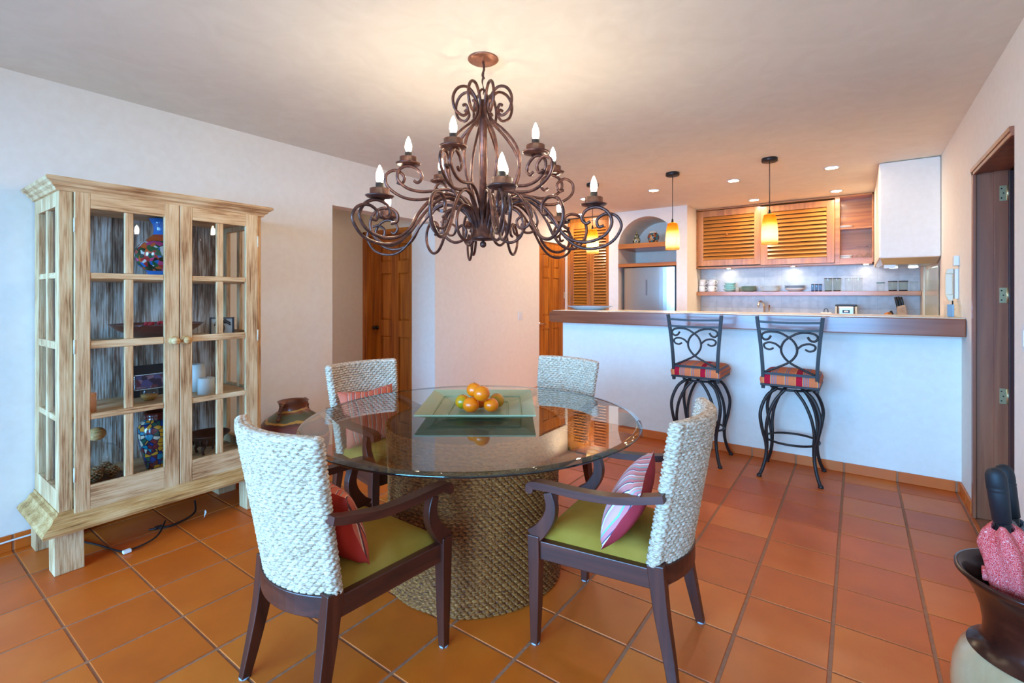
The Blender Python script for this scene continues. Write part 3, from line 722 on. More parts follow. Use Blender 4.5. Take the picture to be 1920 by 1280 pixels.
# ------------------------------------------------------------------ woven surfaces
def weave_h(s, v, pitch, wid, amp):
    """height of slanted rush stitches laid in staggered rows; drops to zero in the gaps between them"""
    row = np.floor(v / pitch); q = (v / pitch - row) * 2 - 1
    ph = s / wid + 0.5 * (row % 2) + .16 * q
    p = (ph - np.floor(ph)) * 2 - 1
    jit = .5 + .5 * np.sin(np.floor(ph) * 12.9898 + row * 78.233)
    d = .96 * np.abs(p) ** 5.0 + .97 * np.abs(q) ** 2.3 * (1.0 + .06 * jit)
    return amp * (.9 + .1 * jit) * np.sqrt(np.clip(1 - d, 0, 1))
def np_grid(name, V, nu, nv, closed_u, mat, cap=None):
    """V: array [nv, nu, 3]"""
    me = bpy.data.meshes.new(name)
    v = V.reshape(-1, 3).tolist()
    i, j = np.meshgrid(np.arange(nu if closed_u else nu - 1), np.arange(nv - 1))
    i2 = (i + 1) % nu
    f = np.stack([j * nu + i, j * nu + i2, (j + 1) * nu + i2, (j + 1) * nu + i], -1).reshape(-1, 4).tolist()
    if cap: f += [list(range(nu))[::-1]]
    me.from_pydata(v, [], f); me.update()
    me.polygons.foreach_set('use_smooth', [True] * len(me.polygons)); me.materials.append(mat)
    return me
def table_base_mesh():
    R = .425; nu = 1070; H_ = .73; nv = 290
    u = np.linspace(0, 2 * PI, nu, endpoint=False); vz = np.linspace(0.0, H_, nv)
    U, Vv = np.meshgrid(u, vz)
    r0 = R + .012 * (np.abs(Vv / H_ - .5) * 2) ** 3
    h = weave_h(U * R, Vv, .0155, 2 * PI * R / 92, .0135)
    lump = .004 * np.sin(5 * U + 9 * Vv) + .003 * np.sin(11 * U - 13 * Vv)
    r = r0 - .012 + h + lump * .5
    return np_grid('woven_drum', np.stack([r * np.cos(U), r * np.sin(U), Vv], -1), nu, nv, True, M['rushd'])
CORE = []
def chair_back_mesh():
    # outline around the back panel, swept upwards
    H_ = .50; T = .05; nper = 400; nv = 210
    # perimeter: front side from -1..1, end, rear side 1..-1, end
    rows = []
    vz = np.linspace(0, H_, nv)
    for v in list(vz):
        f = v / H_
        hw = .218 + .03 * f ** 1.2
        yb = -.205 - .085 * f; sag = .062
        pts = []
        n1 = 190; ne = 18
        for k in range(n1):
            t = -1 + 2 * k / (n1 - 1); pts.append((t * (hw - T / 2), yb - sag * (1 - t * t) + T / 2, 0, 1, t))
        for k in range(1, ne + 1):
            a = PI / 2 - PI * k / (ne + 1); pts.append((hw - T / 2 + T / 2 * math.cos(a), yb + T / 2 * math.sin(a), math.cos(a), math.sin(a), 1))
        for k in range(n1):
            t = 1 - 2 * k / (n1 - 1); pts.append((t * (hw - T / 2), yb - sag * (1 - t * t) - T / 2, 0, -1, t))
        for k in range(1, ne + 1):
            a = -PI / 2 - PI * k / (ne + 1); pts.append((-hw + T / 2 + T / 2 * math.cos(a), yb + T / 2 * math.sin(a), math.cos(a), math.sin(a), -1))
        rows.append(pts)
    A = np.array(rows)                     # nv, nu, 5
    nu = A.shape[1]
    P = A[..., :2]; d = np.roll(P, -1, 1) - P; L = np.linalg.norm(d, axis=2)
    s = np.concatenate([np.zeros((nv, 1)), np.cumsum(L, 1)[:, :-1]], 1); tot = s[:, -1:] + L[:, -1:]
    nst = 37; wid = 1.0 / nst
    V2 = np.repeat(vz[:, None], nu, 1)
    h = weave_h(s / tot, V2, .0142, wid, .0115)
    tg = np.roll(P, -1, 1) - np.roll(P, 1, 1); tg /= np.linalg.norm(tg, axis=2, keepdims=True)
    nrm = np.stack([-tg[..., 1], tg[..., 0]], -1)
    ci = np.arange(2, nv, 23); cu = np.arange(0, nu, 8)
    cc = (P - nrm * .0052)[ci][:, cu]
    CORE.append(np_grid('back_shade_core', np.concatenate([cc, (V2[ci][:, cu] + .41)[..., None]], -1), len(cu), len(ci), True, simple('rush_gap_shade', sr(96, 62, 34), .9)))  # dark layer added under the weave; its colour stands in for gap shade
    base = P + nrm * (h[..., None] - .007)
    lumps = .0015 * np.sin(40 * s + 30 * V2)
    body = np.concatenate([base, (V2 + lumps + .41)[..., None]], -1)
    # rounded woven top: shrink towards the centre line
    caps = []
    ctr = P.copy(); 
    yc = []
    for k in range(nu):
        t = A[-1, k, 4]; yc.append((min(max(A[-1, k, 0], -.248 + T / 2), .248 - T / 2), -.29 - .062 * (1 - t * t)))
    yc = np.array(yc)
    for q in range(1, 9):
        a = q / 8 * PI / 2
        b = weave_h((s / tot)[-1], np.full(nu, .0142 * (.1 + q * .1)), .0142, wid, .008)
        ring = yc + (P[-1] + nrm[-1] * .002 - yc) * math.cos(a)
        caps.append(np.concatenate([ring, (np.full(nu, .41 + H_ + .018 * math.sin(a)) + b * (.4 if q < 8 else 0))[:, None]], -1))
    V = np.concatenate([body, np.array(caps)], 0)
    return np_grid('woven_back', V, nu, V.shape[0], True, M['rush'])
# ------------------------------------------------------------------ dining chair
def lerp(a, b, t): return a + (b - a) * t
def strip_solid(path, wx, ty, axis='x'):
    """sweep a rectangle (width wx along local x, thickness ty in the y-z plane) along a path in y-z"""
    b = MB(); n = len(path)
    for i in range(n):
        p = path[i]; t = (Vector(path[min(i + 1, n - 1)]) - Vector(path[max(i - 1, 0)])); t.normalize()
        nrm = Vector((0, -t.z, t.y)); W_ = wx[i] if isinstance(wx, list) else wx; T_ = ty[i] if isinstance(ty, list) else ty
        for sx, sn in ((-1, -1), (1, -1), (1, 1), (-1, 1)):
            b.v.append((p[0] + sx * W_ / 2, p[1] + nrm.y * sn * T_ / 2, p[2] + nrm.z * sn * T_ / 2))
    for i in range(n - 1):
        for k in range(4):
            q = (k + 1) % 4
            b.f.append((4 * i + k, 4 * i + q, 4 * i + 4 + q, 4 * i + 4 + k)); b.sm.append(False)
    b.f.append((3, 2, 1, 0)); b.sm.append(False); m = 4 * (n - 1); b.f.append((m, m + 1, m + 2, m + 3)); b.sm.append(False)
    return b
back_me = chair_back_mesh()
core_me = CORE[0]
def make_chair():
    t = thing('dining_chair', 'chair', 'chair', (0, 0, 0), 0, 'wicker-backed chairs round the glass table')
    for sx in (-1, 1):
        x = sx * .243
        p = [(x, .240, 0.0), (x, .238, .15), (x, .238, .34), (x, .240, .425)]
        g = strip_solid(p, [.030, .040, .046, .046], [.030, .040, .048, .050]); obj('front_leg', g, M['mahog_z'], t, bev=.003)
        # sabre rear leg
        p = spl([(sx * .222, -.285, 0), (sx * .208, -.262, .12), (sx * .2, -.235, .26), (sx * .197, -.215, .42)], 4)
        n = len(p); g = strip_solid([tuple(q) for q in p], [lerp(.028, .046, i / (n - 1)) for i in range(n)], [lerp(.032, .06, i / (n - 1)) for i in range(n)])
        obj('rear_leg', g, M['mahog_z'], t, bev=.003)
        obj('side_rail', MB().hexa([(sx * .222, .22, .335), (sx * .252, .22, .335), (sx * .218, -.2, .335), (sx * .188, -.2, .335)][::sx], [(sx * .222, .22, .405), (sx * .252, .22, .405), (sx * .218, -.2, .405), (sx * .188, -.2, .405)][::sx]), M['mahog_y'], t, bev=.003)
        # curved arm support
        p = spl([(x, .252, .415), (x, .215, .445), (x, .178, .50), (x, .168, .55), (x, .182, .60)], 4); n = len(p)
        obj('arm_support', strip_solid([tuple(q) for q in p], .034, [lerp(.062, .036, i / (n - 1)) for i in range(n)]), M['mahog_z'], t, bev=.003)
        ar = spl([(x, .262, .602), (x, .245, .617), (x * 1.01, .17, .622), (x * 1.03, .05, .624), (x * 1.045, -.08, .635), (x * 1.03, -.18, .655), (x * 1.0, -.255, .672)], 5); n = len(ar)
        a_ = strip_solid([tuple(q) for q in ar], .044, [lerp(.03, .026, i / (n - 1)) for i in range(n)])
        ao = obj('armrest', a_, M['mahog_y'], t, bev=.004)
        sc = MB(); sc.add([(x + dx, .258 + .017 * math.cos(2 * PI * k / 14), .600 + .017 * math.sin(2 * PI * k / 14)) for dx in (-.022, .022) for k in range(14)],
                          [tuple(range(14))[::-1] if sx else (), tuple(range(14, 28))] + [(k, (k + 1) % 14, 14 + (k + 1) % 14, 14 + k) for k in range(14)])
        obj('scroll', sc, M['mahog_x'], ao)
    obj('front_rail', MB().box(-.225, .215, .335, .225, .245, .405), M['mahog_x'], t, bev=.003)
    # curved rear rail following the back
    br_ = MB(); n = 13
    for i in range(n):
        q = -1 + 2 * i / (n - 1); x = q * .2; yy = -.205 - .062 * (1 - q * q)
        for dy, z in ((-.034, .345), (.02, .345), (.02, .415), (-.034, .415)): br_.v.append((x, yy + dy, z))
    for i in range(n - 1):
        for k in range(4):
            q = (k + 1) % 4; br_.f.append((4 * i + k, 4 * i + 4 + k, 4 * i + 4 + q, 4 * i + q)); br_.sm.append(False)
    br_.f.append((0, 1, 2, 3)); br_.f.append((4 * n - 1, 4 * n - 2, 4 * n - 3, 4 * n - 4)); br_.sm += [False] * 2
    obj('rear_rail', br_, M['mahog_x'], t, bev=.003)
    # seat cushion: crowned pad
    nu, nv = 25, 25; V = []
    for j in range(nv):
        for i in range(nu):
            a = -1 + 2 * i / (nu - 1); c = -1 + 2 * j / (nv - 1)
            hw = lerp(.193, .222, (c + 1) / 2)
            yy = lerp(-.215, .232, (c + 1) / 2) - (.045 * (1 - a * a) if c < -.2 else 0) * min(1, (-.2 - c) / .8 if c < -.2 else 0)
            ed = max(abs(a), abs(c)); z = .40 + .058 * (1 - ed ** 5) ** .5 + .012 * (1 - a * a) * (1 - c * c)
            V.append((a * hw, yy, z))
    fs = [(j * nu + i, j * nu + i + 1, (j + 1) * nu + i + 1, (j + 1) * nu + i) for j in range(nv - 1) for i in range(nu - 1)]
    obj('seat_cushion', MB().add(V, fs, True), M['olive'], t)
    for gx, gy in ((-.243, .24), (.243, .24), (-.222, -.285), (.222, -.285)):
        obj('foot_glide', MB().lathe([(.0001, .0002), (.018, .0002), (.018, .005), (.0001, .005)], 12, gx, gy), M['bluegrey'], t)
    wb = obj('woven_back', back_me, None, t); obj('back_shade_core', core_me, None, wb)
    return t
c0 = make_chair()
chairs = [((-1.540, 1.112), 0.0, 'rush-backed armchair nearest the viewer on the left with a red cushion'),
          ((-.795, 1.832), PI / 2 + .07, 'rush-backed armchair at the right of the glass table with a pink patterned cushion'),
          ((-2.285, 1.905), -PI / 2 - .12, 'rush-backed armchair at the far left of the table beside the hall opening'),
          ((-1.64, 2.585), PI - .14, 'rush-backed armchair at the far side of the table in front of the bar')]
for k, ((x, yy), rz, lb) in enumerate(chairs):
    if k == 0: c0.location = (x, yy, 0); c0.rotation_euler = (0, 0, rz); c0['label'] = lb
    else: dup(c0, (x, yy, 0), rz, lb)
# cushions
def cushion(name, label, loc, rot, w_, h_, d_, front, back, cat='cushion'):
    t = thing(name, label, cat, loc); t.rotation_euler = rot
    def side(sgn):
        n = 19; V = []
        for j in range(n):
            for i in range(n):
                a = -1 + 2 * i / (n - 1); c = -1 + 2 * j / (n - 1)
                e_ = max(0, (1 - abs(a) ** 2.6)) ** .5 * max(0, (1 - abs(c) ** 2.6)) ** .5
                pin = 1 - .15 * (1 - abs(a)) * abs(c) ** 4; pin2 = 1 - .15 * (1 - abs(c)) * abs(a) ** 6
                V.append((a * w_ / 2 * pin2, sgn * d_ / 2 * e_, c * h_ / 2 * pin))
        F = [(j * n + i, j * n + i + 1, (j + 1) * n + i + 1, (j + 1) * n + i) for j in range(n - 1) for i in range(n - 1)]
        if sgn > 0: F = [q[::-1] for q in F]
        return MB().add(V, F, True)
    obj('front_panel', side(1), front, t); obj('back_panel', side(-1), back, t)
    return t
cushion('throw_cushion', 'red cushion with a patterned woven front on the nearest left chair', (-1.50, .985, .585), (math.radians(22), math.radians(4), 0), .34, .29, .13, M['kilim'], M['redcloth'])
cushion('throw_cushion', 'pink patterned cushion with a crimson back on the right chair', (-.71, 1.76, .58), (math.radians(32), math.radians(-6), PI / 2 + .22), .38, .27, .12, M['kilim2'], simple('crimson_cotton', sr(178, 44, 58), .85, nscale=9, nstr=.1))
cushion('throw_cushion', 'red kilim cushion seen through the glass on the far left chair', (-2.43, 1.89, .62), (math.radians(20), 0, -PI / 2 - .12), .38, .34, .13, M['kilim'], M['redcloth'])
# ------------------------------------------------------------------ table
TX, TY = -1.577, 1.865
tb = thing('dining_table', 'round glass dining table on a woven drum base', 'table', (TX, TY, 0))
me = table_base_mesh(); obj('woven_drum', me, None, tb)
lathe_obj('drum_shade_core', [(.0001, .001), (.4145, .001), (.4145, .728), (.0001, .728)], simple('drum_gap_shade', sr(66, 40, 20), .9), tb, n=48)  # dark drum inside the weave paints the shade between stitches
R_ = .824
gt = obj('glass_top', MB().lathe([(R_ - .028, .750), (.0001, .750)], 128, smooth=False), M['tableglass'], tb)
obj('underside', MB().lathe([(.0001, .735), (R_ - .004, .735), (R_ - .0005, .739)], 128), M['tablelow'], gt)
obj('bevelled_edge', MB().lathe([(R_ - .0005, .739), (R_, .7415), (R_ - .001, .7445), (R_ - .028, .750)], 128), thin_glass('bevel_glass', (0.55, 0.68, 0.62, 1), boost=1.6), tb)
obj('rim', MB().lathe([(R_ - .0035, .7355), (R_ - .0006, .739), (R_ - .0001, .7415), (R_ - .0012, .7442)], 128), M['edge'], tb, loc=(0, 0, -.0002))
# square green glass platter
pl = thing('glass_platter', 'square pale green glass platter with raised ridges in the middle of the table', 'platter', (-1.61, 1.945, .7505), CAM_A)
a_ = .283; b_ = .30
prof_ = [(1.0, .050), (.78, .026), (.74, .022), (.54, .009), (.50, .0075), (.02, .0075)]
def dish():
    g = MB(); top = [(q, z) for q, z in prof_]; bot = [(q, max(z - .007, .0002)) for q, z in prof_][::-1]; P_ = top + bot
    for q, z in P_: g.v += [(-a_ * q, -b_ * q, z), (a_ * q, -b_ * q, z), (a_ * q, b_ * q, z), (-a_ * q, b_ * q, z)]
    m = len(P_)
    for i in range(m):
        j = (i + 1) % m
        if i == len(top) - 1: continue
        for k in range(4): l = (k + 1) % 4; g.f.append((4 * i + k, 4 * j + k, 4 * j + l, 4 * i + l)); g.sm.append(False)
    i = len(top) - 1; g.f.append(tuple(4 * i + k for k in range(4))); g.sm.append(False)
    return g
obj('dish', dish(), M['greenglass'], pl)
for q, z in ((.76, .026), (.52, .010)):
    rr = [(-a_ * q, -b_ * q, z), (a_ * q, -b_ * q, z), (a_ * q, b_ * q, z), (-a_ * q, b_ * q, z)]
    obj('ridge', MB().tube([lerp(Vector(rr[k // 6]), Vector(rr[(k // 6 + 1) % 4]), (k % 6) / 6) for k in range(24)], .0042, 6, closed=True), M['greenglass'], pl)
def camxy(px, d):
    t = (px - 960) / 899.4; return (d * (-math.sin(CAM_A) + t * math.cos(CAM_A)), d * (math.cos(CAM_A) + t * math.sin(CAM_A)))
def orange(xy, z, r, mat, label):
    t = thing('orange', label, 'fruit', (xy[0], xy[1], z - r), random.uniform(0, 6), 'oranges on the green platter')
    prof = [(r * math.sin(PI * k / 16) * 1.02 + .0001, r - r * .94 * math.cos(PI * k / 16)) for k in range(17)]
    prof[-1] = (.0001, prof[-1][1] - .002)
    lathe_obj('peel', prof, mat, t, n=28)
    lathe_obj('stem_end', [(.0035, 1.93 * r), (.003, 1.975 * r), (.0001, 1.985 * r)], simple('stem_brown', sr(96, 88, 40), .7), t, n=8)
    return t
zb = .7595
zc = zb + .0395
orange(camxy(868, 2.505), zc, .0395, M['fruitg'], 'yellow green orange at the left of the fruit pile')
orange(camxy(883, 2.425), zc + .0015, .041, M['fruit'], 'bright orange at the front left of the fruit pile')
orange(camxy(921, 2.437), zc - .002, .037, M['fruit'], 'small orange at the front right of the fruit pile')
orange(camxy(931.5, 2.535), zc, .039, M['fruitg'], 'green tinged orange at the back right of the fruit pile')
orange(camxy(901, 2.525), zc, .0385, M['fruit'], 'orange hidden at the back of the fruit pile')
orange(camxy(889, 2.485), zc + .066, .0385, M['fruit'], 'orange on top of the fruit pile, further back')
orange(camxy(903, 2.41), zc + .062, .041, M['fruit'], 'orange on top of the fruit pile, facing the viewer')
# ------------------------------------------------------------------ chandelier
CHX, CHY = -1.537, 1.888
ch = thing('chandelier', 'large rust brown wrought iron chandelier with scrolled arms and lit candle bulbs', 'chandelier', (CHX, CHY, 0))
lathe_obj('ceiling_plate', [(.0001, 2.55), (.077, 2.55), (.078, 2.546), (.07, 2.541), (.03, 2.538), (.0001, 2.538)], noisy('copper_plate', [(.3, sr(130, 84, 62)), (.7, sr(172, 118, 92))], nscale=20, rough=.35, metal=.5), ch, n=32)
obj('hanging_hook', MB().tube(spl([(0, 0, 2.54), (.004, .002, 2.50), (-.004, 0, 2.47), (.006, 0, 2.45)], 5), .006, 8), M['iron'], ch)
obj('chain', MB().tube(spl([(0, 0, 2.53), (.004, 0, 2.47), (-.003, 0, 2.43), (.006, 0, 2.38)], 5), .0025, 6).tube(spl([(.006, 0, 2.48), (-.008, 0, 2.44), (.004, 0, 2.40), (.0, 0, 2.37)], 5), .0025, 6), M['iron'], ch)
ring = [(.022 * math.cos(2 * PI * k / 16), 0, 2.365 + .032 * math.sin(2 * PI * k / 16)) for k in range(16)]
obj('top_ring', MB().tube(ring, .006, 8, closed=True), M['iron'], ch, rot=(0, 0, CAM_A + .6))
obj('central_rod', MB().lathe([(.0001, 2.34), (.018, 2.34), (.02, 2.33), (.02, 1.70), (.0001, 1.70)], 16), M['iron'], ch)
obj('hub', MB().lathe([(.0001, 1.735), (.052, 1.735), (.056, 1.73), (.056, 1.648), (.064, 1.644), (.06, 1.634), (.0001, 1.628)], 28), M['iron'], ch)
obj('finial', MB().ball((0, 0, 1.612), .017, 14, 10), M['iron'], ch)
def pr(path, k=6): return [(r, 0, z) for r, z in [(p[0], p[2]) for p in spl([(a, 0, b) for a, b in path], k)]]
onion = [(.035, 1.70), (.075, 1.755), (.135, 1.84), (.185, 1.94), (.2, 2.02), (.175, 2.10), (.115, 2.175), (.05, 2.235), (.028, 2.29), (.04, 2.35), (.08, 2.395), (.13, 2.385), (.157, 2.335), (.145, 2.275), (.105, 2.25), (.08, 2.275), (.09, 2.305), (.107, 2.300)]
om = MB().tube(pr(onion, 5), .0075, 8).mesh('cage_rod', M['iron'])
for k in range(8): obj('cage_rod', om, None, ch, rot=(0, 0, CAM_A + math.radians(22 + 45 * k)))
curl = [(.045, 1.66), (.06, 1.72), (.095, 1.775), (.145, 1.79), (.185, 1.765), (.205, 1.71), (.19, 1.65), (.145, 1.62), (.10, 1.635), (.085, 1.675), (.105, 1.705), (.128, 1.69)]
cm = MB().tube(pr(curl, 5), .0072, 8).mesh('small_scroll', M['iron'])
for k in (-58, -124, -5, 188, 55, 125): obj('small_scroll', cm, None, ch, rot=(0, 0, CAM_A + math.radians(k)))
curl2 = [(.05, 1.69), (.10, 1.79), (.18, 1.825), (.255, 1.80), (.285, 1.74), (.26, 1.685), (.215, 1.68), (.20, 1.715), (.225, 1.735)]
cm2 = MB().tube(pr(curl2, 5), .0066, 8).mesh('inner_scroll', M['iron'])
for k in (-32, -148, 12, 168, 40, 140): obj('inner_scroll', cm2, None, ch, rot=(0, 0, CAM_A + math.radians(k)))
def candle(parent, r, z):
    lathe_obj('drip_pan', [(.0001, z), (.03, z - .006), (.055, z), (.062, z + .006), (.055, z + .004), (.042, z + .003), (.042, z + .036), (.038, z + .036), (.038, z + .008), (.0001, z + .006)], M['iron'], parent, loc=(r, 0, 0), n=24)
    lathe_obj('candle_sleeve', [(.017, z + .008), (.017, z + .062), (.0001, z + .062)], M['dark'], parent, loc=(r, 0, 0), n=14)
    lathe_obj('bulb', [(.0001, z + .062), (.011, z + .063), (.0165, z + .082), (.0155, z + .10), (.009, z + .122), (.003, z + .135), (.0001, z + .139)], M['bulb'], parent, loc=(r, 0, 0), n=12)
lowA = [(.04, 1.66), (.06, 1.74), (.12, 1.81), (.20, 1.84), (.28, 1.815), (.36, 1.735), (.41, 1.655), (.47, 1.612), (.545, 1.605), (.615, 1.635), (.645, 1.69), (.625, 1.74), (.575, 1.765), (.525, 1.752), (.505, 1.715), (.525, 1.69), (.545, 1.70)]
lowB = [(.04, 1.65), (.055, 1.72), (.11, 1.785), (.19, 1.82), (.27, 1.80), (.35, 1.725), (.42, 1.635), (.49, 1.583), (.57, 1.575), (.645, 1.605), (.685, 1.67), (.665, 1.72), (.615, 1.735), (.575, 1.71), (.58, 1.675), (.605, 1.68)]
ma = MB(); q = pr(lowA, 5); ma.tube([(a, -.010, c) for a, b, c in q], .0076, 8); q = pr(lowB, 5); ma.tube([(a, .010, c) for a, b, c in q], .007, 8)
mam = ma.mesh('lower_arm', M['iron'])
for k in range(6):
    a = obj('lower_arm', mam, None, ch, rot=(0, 0, CAM_A + math.radians(-79 + 60 * k))); candle(a, .56, 1.775)
low2 = [(.04, 1.66), (.06, 1.74), (.12, 1.815), (.20, 1.845), (.27, 1.82), (.33, 1.745), (.37, 1.665), (.42, 1.61), (.48, 1.60), (.535, 1.645), (.55, 1.71), (.52, 1.765), (.465, 1.78), (.425, 1.755), (.425, 1.715), (.455, 1.705)]
mbm = MB().tube(pr(low2, 5), .008, 8).mesh('scroll_arm', M['iron'])
for k in range(6): obj('scroll_arm', mbm, None, ch, rot=(0, 0, CAM_A + math.radians(-49 + 60 * k)))
upA = [(.035, 1.66), (.055, 1.76), (.11, 1.845), (.18, 1.878), (.25, 1.868), (.31, 1.862), (.375, 1.875), (.42, 1.915), (.415, 1.962), (.37, 1.985), (.322, 1.965), (.305, 1.93), (.325, 1.905), (.345, 1.915)]
upB = [(.035, 1.65), (.05, 1.74), (.10, 1.82), (.18, 1.852), (.26, 1.835), (.34, 1.825), (.41, 1.84), (.47, 1.885), (.475, 1.94), (.43, 1.965), (.39, 1.935), (.40, 1.90), (.425, 1.905)]
mu = MB(); q = pr(upA, 5); mu.tube([(a, .010, c) for a, b, c in q], .0076, 8); q = pr(upB, 5); mu.tube([(a, -.010, c) for a, b, c in q], .0074, 8)
mum = mu.mesh('upper_arm', M['iron'])
for k in range(6):
    a = obj('upper_arm', mum, None, ch, rot=(0, 0, CAM_A + math.radians(-47 + 60 * k))); candle(a, .37, 1.992)
# ------------------------------------------------------------------ display cabinet
CX0, CX1 = -3.64, -3.14            # back, front of the carcass
CY0, CY1 = .605, 1.578
cb = thing('display_cabinet', 'distressed whitewashed wooden display cabinet with glazed doors', 'cabinet', (CX1, CY0, 0))
Wd = CY1 - CY0; Dp = CX1 - CX0      # local: x from 0 (front) to -Dp ; y 0..Wd
zb0, zt0 = .275, 1.875
post = .052
for (x, yy, wx, wy) in ((0, -.018, .1, .113), (0, Wd - .095, .1, .113), (-Dp + .02, -.018, .1, .113), (-Dp + .02, Wd - .095, .1, .113)):
    if x == 0: obj('leg', MB().hexa([(x - wx + .012, yy, 0), (x + .012, yy, 0), (x + .012, yy + wy, 0), (x - wx + .012, yy + wy, 0)], [(x - wx, yy, .21), (x, yy, .21), (x, yy + wy, .21), (x - wx, yy + wy, .21)]), M['worn_z'], cb, bev=.004)
    else: obj('leg', MB().box(x, yy, 0, x + wx, yy + wy, .21), M['worn_z'], cb, bev=.004)
# plinth and crown mouldings as stepped rings
def ringmould(steps, y0, y1, x0, x1):
    g = MB(); n = len(steps)
    for o_, z in steps:
        g.v += [(x0, y0 - o_, z), (x1 + o_, y0 - o_, z), (x1 + o_, y1 + o_, z), (x0, y1 + o_, z)]
    for i in range(n - 1):
        for k in range(4): q = (k + 1) % 4; g.f.append((4 * i + k, 4 * i + q, 4 * i + 4 + q, 4 * i + 4 + k)); g.sm.append(False)
    g.f.append((3, 2, 1, 0)); m_ = 4 * (n - 1); g.f.append((m_, m_ + 1, m_ + 2, m_ + 3)); g.sm += [False, False]
    return g
obj('plinth', ringmould([(.045, .20), (.066, .208), (.07, .222), (.062, .236), (.04, .25), (.028, .262), (.022, .28), (.006, .285), (.004, .30)], 0, Wd, -Dp, 0), M['worn_base'], cb)
obj('crown', ringmould([(.0, 1.862), (.012, 1.864), (.018, 1.878), (.03, 1.886), (.034, 1.896), (.05, 1.905), (.056, 1.915), (.05, 1.925), (.0, 1.926)], 0, Wd, -Dp, 0), M['worn_y'], cb)
# posts and rails
for yy in (0, Wd - post):
    obj('corner_post', MB().box(-.035, yy, zb0, 0, yy + post, zt0), M['worn_z'], cb, bev=.003)
for yy in (0, Wd - .03):
    obj('rear_post', MB().box(-Dp, yy, zb0, -Dp + .05, yy + .03, zt0), M['worn_z'], cb)
zrow = [(.40, .728), (.758, 1.085), (1.124, 1.438), (1.468, 1.79)]
for yy in (0, Wd - .03):       # side frames with 2 x 4 panes
    obj('side_rail', MB().box(-Dp + .05, yy, zb0, -.035, yy + .03, zrow[0][0]), M['worn_z'], cb); obj('side_rail', MB().box(-Dp + .05, yy, zrow[3][1], -.035, yy + .03, zt0), M['worn_z'], cb)
    obj('side_stile', MB().box(-.075, yy + .002, zrow[0][0], -.035, yy + .028, zrow[3][1]), M['worn_z'], cb)
    obj('side_stile', MB().box(-Dp + .05, yy + .002, zrow[0][0], -Dp + .08, yy + .028, zrow[3][1]), M['worn_z'], cb)
    obj('side_muntin', MB().box(-.275, yy + .003, zrow[0][0], -.24, yy + .027, zrow[3][1]), M['worn_z'], cb, bev=.004)
    for a, c in ((.728, .758), (1.085, 1.124), (1.438, 1.468)): obj('side_muntin', MB().box(-Dp + .06, yy + .004, a, -.06, yy + .026, c), M['worn_y'], cb, bev=.004)
    obj('side_pane', MB().box(-Dp + .06, yy + .013, zrow[0][0], -.06, yy + .017, zrow[3][1]), M['pane'], cb)
obj('bottom_board', MB().box(-Dp, .01, .285, -.02, Wd - .01, .345), M['worn_y'], cb)
obj('top_board', MB().box(-Dp, .01, 1.82, -.02, Wd - .01, 1.872), M['worn_y'], cb)
for k in range(6):
    a = .03 + (Wd - .06) * k / 6
    obj('back_plank', MB().box(-Dp + .002, a + .0015, .34, -Dp + .016, a + (Wd - .06) / 6 - .0015, 1.82), M['wornback'], cb)
shz = [.742, 1.10, 1.452]
for z in shz: obj('shelf', MB().box(-Dp + .017, .032, z - .02, -.05, Wd - .032, z), M['worn_y'], cb)
# doors
def cab_door(y0, y1, hinge_left):
    g = MB(); sl, sr_ = (.06, .072) if hinge_left else (.062, .074)
    ya, yb = y0 + sl, y1 - sr_
    g.box(-.004, y0, .277, .018, ya, 1.866); g.box(-.004, yb, .277, .018, y1, 1.866)
    d = obj('door', g, M['worn_z'], cb, bev=.003)
    obj('rail', MB().box(-.003, ya, .277, .0175, yb, zrow[0][0]), M['worn_y'], d, bev=.002)
    obj('rail', MB().box(-.003, ya, zrow[3][1], .0175, yb, 1.866), M['worn_y'], d, bev=.002)
    ym = (ya + yb) / 2
    for a, c in ((.728, .758), (1.085, 1.124), (1.438, 1.468)): obj('muntin', MB().box(-.004, ya, a, .015, yb, c), M['worn_y'], d, bev=.005)
    for a, c in zrow: obj('muntin', MB().box(-.004, ym - .0195, a, .015, ym + .0195, c), M['worn_z'], d, bev=.005)
    for a, c in zrow:
        for p, q in ((ya, ym - .0195), (ym + .0195, yb)): obj('pane', MB().box(.002, p, a, .005, q, c), M['pane'], d)
    kn = MB(); ky = (y1 - .03) if hinge_left else (y0 + .025)
    prof = [(.024, .018), (.024, .022), (.012, .026), (.012, .04), (.021, .048), (.02, .062), (.0001, .066)]
    n = 16; vs = []; fs = []; m = len(prof)
    for i in range(n):
        a = 2 * PI * i / n; vs += [(x_, ky + r * math.cos(a), 1.10 + r * math.sin(a)) for r, x_ in prof]
    for i in range(n):
        j = (i + 1) % n
        for k_ in range(m - 1): fs.append((i * m + k_, j * m + k_, j * m + k_ + 1, i * m + k_ + 1))
    obj('knob', kn.add(vs, fs, True), M['worn_base'], d)
    hy = y0 if hinge_left else y1
    for z in (1.70, 1.10, .47): obj('hinge', MB().tube([(.016, hy, z - .035), (.016, hy, z + .035)], .0045, 8), M['cream'], d)
    return d
cab_door(post + .003, .504, True); cab_door(.508, Wd - post - .003 + .025, False)
